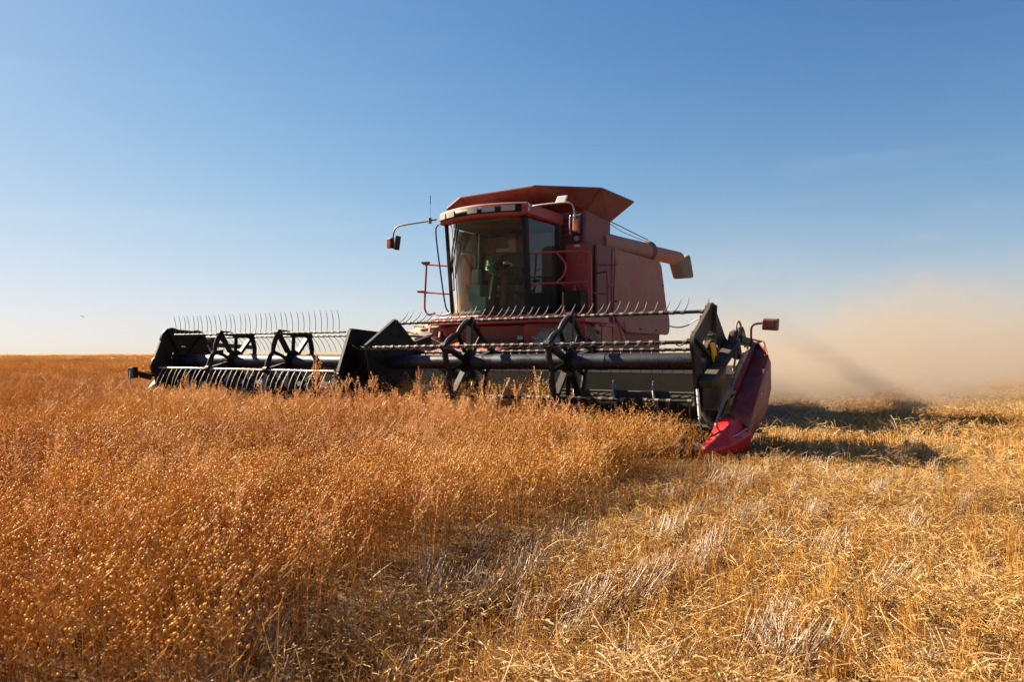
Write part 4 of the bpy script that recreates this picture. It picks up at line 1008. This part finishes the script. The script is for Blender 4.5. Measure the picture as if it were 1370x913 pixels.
# ------------------------------------------------------------------ driver
def skin_body(name, joints, edges, mats, parent, regions):
    me = bpy.data.meshes.new(name); me.from_pydata([j[0] for j in joints], edges, [])
    o = bpy.data.objects.new(name, me); COL.objects.link(o); o.parent = parent
    o.modifiers.new("skin", 'SKIN')
    sv = me.skin_vertices[0].data
    for i, j in enumerate(joints): sv[i].radius = (j[1], j[1] if len(j) < 3 else j[2])
    sv[0].use_root = True
    o.modifiers.new("sub", 'SUBSURF').levels = 1; o.modifiers["sub"].render_levels = 1
    bpy.context.view_layer.update()
    dg_ = bpy.context.evaluated_depsgraph_get(); m2 = bpy.data.meshes.new_from_object(o.evaluated_get(dg_))
    o.modifiers.clear(); o.data = m2
    m2.materials.clear()
    for m in mats: m2.materials.append(m)
    for p in m2.polygons: p.material_index = regions(p.center); p.use_smooth = True
    return o
wx, wy = to_world(.12, 3.18)
dr = thing("person", "driver in dark shirt seated behind the harvester's windshield holding the wheel", "person", (wx, wy, 2.20), -TH)
J = [((0, .02, .08), .15, .12), ((0, .04, .28), .15, .105), ((0, .05, .46), .165, .11), ((0, .05, .57), .07), ((0, .03, .66), .055),
     ((.19, .03, .50), .062), ((.25, -.10, .28), .045), ((.17, -.33, .33), .034), ((.14, -.39, .35), .03),
     ((-.19, .03, .50), .062), ((-.25, -.10, .28), .045), ((-.20, -.33, .33), .034), ((-.17, -.39, .35), .03),
     ((.10, -.02, .06), .10), ((.12, -.42, .09), .075), ((.12, -.46, -.32), .05), ((.12, -.56, -.41), .04),
     ((-.10, -.02, .06), .10), ((-.12, -.42, .09), .075), ((-.12, -.46, -.32), .05), ((-.12, -.56, -.41), .04),
     ((0, .02, .74), .085, .095), ((0, .01, .84), .075, .09)]
Ed = [(0, 1), (1, 2), (2, 3), (3, 4), (2, 5), (5, 6), (6, 7), (7, 8), (2, 9), (9, 10), (10, 11), (11, 12), (0, 13), (13, 14), (14, 15), (15, 16), (0, 17), (17, 18), (18, 19), (19, 20), (4, 21), (21, 22)]
# fingers curled round the wheel rim
for hi, s in ((8, 1), (12, -1)):
    hx, hy, hz = J[hi][0]
    for k in range(4):
        b0 = len(J); dx = -.024 + .016 * k
        J += [((hx + dx, hy - .035, hz + .015), .0095), ((hx + dx, hy - .055, hz - .010 - .002 * k), .009), ((hx + dx, hy - .035, hz - .030), .008)]
        Ed += [(hi, b0), (b0, b0 + 1), (b0 + 1, b0 + 2)]
    b0 = len(J); J += [((hx - .035 * s, hy - .01, hz + .01), .011), ((hx - .045 * s, hy - .035, hz - .005), .009)]; Ed += [(hi, b0), (b0, b0 + 1)]
def reg(c):
    if c.z > .585 or c.y < -.30 and c.z > .24: return 0
    if c.z < .15: return 2
    return 1
pb = skin_body("body", J, Ed, [SKIN, CLOTH, CLOTH2], dr, reg)
b = MB()
for s in (-1, 1):
    v, f = ICO1; b.add([(s * .033 + q[0] * .012, -.078 + q[1] * .010, .785 + q[2] * .009) for q in v], f)
b.build("eyes", BLACK, dr, smooth=60)
b = MB(); b.hexa([(-.014, -.085, .735), (.014, -.085, .735), (.012, -.06, .735), (-.012, -.06, .735), (-.007, -.080, .785), (.007, -.080, .785), (.006, -.06, .785), (-.006, -.06, .785)]); b.box((0, -.079, .705), (.045, .012, .008)); b.build("nose_and_mouth", SKIN, dr, bevel=.004)
b = MB(); v, f = ico(2); vs = [(q[0] * .098, .012 + q[1] * .108, .835 + max(q[2], -.12) * .085) for q in v]; b.add(vs, f)
b.prism([(-.07, -.07, .825), (.07, -.07, .825), (.05, -.165, .815), (-.05, -.165, .815)], (0, 0, .010)); b.build("cap", CLOTH2, dr, smooth=50)
# green leafy ornament hung behind the windshield
ox, oy = to_world(.20, 2.36)
b = MB(); g = random.Random(3)
for i in range(46):
    a = g.uniform(0, 2 * PI); e = g.uniform(-1.2, 1.3); L = g.uniform(.05, .13)
    d = Vector((math.cos(a) * math.cos(e), math.sin(a) * math.cos(e) * .5, math.sin(e))); w = d.cross(Vector((0, 1, .2))).normalized() * .022
    c = Vector((g.gauss(0, .035), g.gauss(0, .015), g.gauss(0, .035)))
    b.add([c, c + d * L * .5 + w, c + d * L, c + d * L * .5 - w, c + d * L * .5 + Vector((0, .008, 0))], [(0, 1, 4), (1, 2, 4), (2, 3, 4), (3, 0, 4)])
b.tube([(0, 0, .05), (0, 0, .72)], .002, 4)
for k in range(3): b.tube(arc_pts((.03 + .04 * k, 0, -.06 - .03 * k), .035, 0, 2 * PI, 12, (1, 0, 0), (0, .2, 1)), .008, 6, False)
orn = b.build("hanging_ornament", GREENP, None, smooth=50); orn.location = (ox, oy, 2.46); orn.rotation_euler = (0, 0, -TH)
tag(orn, "bright green leafy ornament hanging inside the cab windshield", "ornament")

# ------------------------------------------------------------------ bird
b = MB()
b.tube([(0, -.11, 0), (0, -.07, .012), (0, 0, .016), (0, .07, .005), (0, .15, 0)], [.008, .028, .036, .022, .010], 10)
bd = b.build("bird", BLACK, None, smooth=60)
for s in (-1, 1):
    w = MB(); w.prism([(0, -.03, .012), (s * .12, -.05, .07), (s * .26, .0, .12), (s * .14, .03, .07), (0, .05, .012)], (0, 0, .008)); w.build("wing", BLACK, bd)
bd.location = (-34.4, 60, 1.05 + 2.93); bd.rotation_euler = (0, 0, R(50)); tag(bd, "small dark bird flying low over the field, far left", "bird")
# far truck in the dust
tk = thing("grain_truck", "pale truck parked far off, half hidden in the dust", "truck", (138, 209, 0), R(25))
b = MB(); b.hexa([(-1.15, .2, 1.0), (1.15, .2, 1.0), (1.15, 4.6, 1.0), (-1.15, 4.6, 1.0), (-1.3, .2, 2.5), (1.3, .2, 2.5), (1.3, 4.6, 2.5), (-1.3, 4.6, 2.5)]); b.build("box", PALE, tk, bevel=.05)
b = MB(); b.box((0, -.8, 1.6), (2.1, 1.5, 1.8)); b.box((0, -1.8, 1.2), (1.8, .8, 1.0)); c_ = b.build("truck_cab", PALE, tk, bevel=.15, seg=3)
b = MB(); b.box((0, -1.57, 2.05), (1.8, .04, .6)); b.build("windshield", BLACK, c_)
for x in (-.95, .95):
    for y in (-1.5, 3.2):
        b = MB(); b.disc((x, y, .48), (1, 0, 0), .48, .3, 20); b.build("wheel", RUBBER, tk, smooth=40)

# ------------------------------------------------------------------ dust raised behind the machine
b = MB(); DX0, DX1, DY0, DY1, DZ1 = 1.2, 60.0, 10.4, 70.0, 12.0
b.hexa([(DX0, DY0, -.2), (DX1, DY0, -.2), (DX1, DY1, -.2), (DX0, DY1, -.2), (DX0, DY0, DZ1), (DX1, DY0, DZ1), (DX1, DY1, DZ1), (DX0, DY1, DZ1)])
m, nt, out = new_mat("dust")
pos = nt.nodes.new("ShaderNodeTexCoord").outputs['Object']
sp_ = nt.nodes.new("ShaderNodeSeparateXYZ"); nt.links.new(pos, sp_.inputs[0]); px_, py_, pz_ = sp_.outputs
mp = nt.nodes.new("ShaderNodeMapping"); nt.links.new(pos, mp.inputs[0]); mp.inputs['Scale'].default_value = (.8, .8, 1.1); mp.inputs['Rotation'].default_value = (0, R(24), R(-20))
n1 = noise_node(nt, mp.outputs[0], .36, 6, .60); n1.inputs['Distortion'].default_value = .7
n2 = noise_node(nt, mp.outputs[0], .13, 2, .5)
def mr(v, a, b_, c, d, smooth=True):
    n = nt.nodes.new("ShaderNodeMapRange"); n.interpolation_type = 'SMOOTHSTEP' if smooth else 'LINEAR'
    nt.links.new(v, n.inputs[0])
    for i, q in enumerate((a, b_, c, d)): n.inputs[1 + i].default_value = q
    return n.outputs[0]
# the plume: its top rises with the distance the dust has drifted, and its edge is broken up into billows
drift = math_node(nt, 'MAXIMUM', math_node(nt, 'SUBTRACT', px_, 3.0), 0)
top = math_node(nt, 'MINIMUM', math_node(nt, 'MULTIPLY_ADD', drift, .20, 1.0), 4.6)
prof = math_node(nt, 'SUBTRACT', 1.0, math_node(nt, 'DIVIDE', math_node(nt, 'MAXIMUM', pz_, 0), top))
bil = math_node(nt, 'MULTIPLY_ADD', n1.outputs[0], 2.5, -1.3)
bil = math_node(nt, 'ADD', bil, math_node(nt, 'MULTIPLY_ADD', n2.outputs[0], 2.2, -1.1))
body_ = mr(math_node(nt, 'ADD', prof, bil), -.05, 1.35, 0, 1)
start = math_node(nt, 'MULTIPLY', mr(px_, 2.2, 6.0, 0, 1), mr(math_node(nt, 'MULTIPLY_ADD', pz_, -.6, py_), 10.6, 14.5, 0, 1))
veil = math_node(nt, 'MULTIPLY', math_node(nt, 'EXPONENT', math_node(nt, 'MULTIPLY', pz_, -.26)), math_node(nt, 'MULTIPLY', mr(px_, 1.5, 10, .0, 1), mr(py_, 12.0, 18.0, 0, 1)))
fade = math_node(nt, 'MULTIPLY', mr(py_, 42, 69, 1, 0), math_node(nt, 'MULTIPLY', mr(pz_, 7, 11.5, 1, 0), mr(px_, 45, 59, 1, 0)))
low = math_node(nt, 'EXPONENT', math_node(nt, 'MULTIPLY', pz_, -.55))
n3_ = noise_node(nt, mp.outputs[0], .85, 5, .62); n3_.inputs['Distortion'].default_value = 1.0
wisp = math_node(nt, 'MULTIPLY', mr(n1.outputs[0], .36, .62, .22, 1.5), mr(n3_.outputs[0], .34, .64, .35, 1.5))
near_ = math_node(nt, 'MULTIPLY', math_node(nt, 'MULTIPLY', mr(px_, 3.2, 5.0, 0, 1), mr(px_, 8.0, 13.0, 1, 0)), math_node(nt, 'MULTIPLY', mr(py_, 22, 30, 1, 0), math_node(nt, 'EXPONENT', math_node(nt, 'MULTIPLY', pz_, -1.0))))
core = math_node(nt, 'MULTIPLY', math_node(nt, 'MULTIPLY', body_, start), math_node(nt, 'MULTIPLY_ADD', low, .18, .030))
core = math_node(nt, 'MULTIPLY', math_node(nt, 'ADD', core, math_node(nt, 'MULTIPLY', math_node(nt, 'MULTIPLY', near_, start), .22)), wisp)
vz = mr(n2.outputs[0], .30, .70, .25, 1.6)
dens = math_node(nt, 'ADD', core, math_node(nt, 'MULTIPLY', veil, math_node(nt, 'MULTIPLY', vz, .0066)))
dens = math_node(nt, 'MULTIPLY', dens, fade)
pv = nt.nodes.new("ShaderNodeVolumePrincipled"); pv.inputs['Color'].default_value = (.47, .405, .345, 1); pv.inputs['Anisotropy'].default_value = .25
nt.links.new(dens, pv.inputs['Density']); nt.links.new(pv.outputs[0], out.inputs['Volume'])
dust = b.build("dust_cloud", m); tag(dust, "tan dust cloud drifting right behind the harvester", kind='stuff')
print("points", n_flax, len(wp), len(sp), len(lp), len(tp))
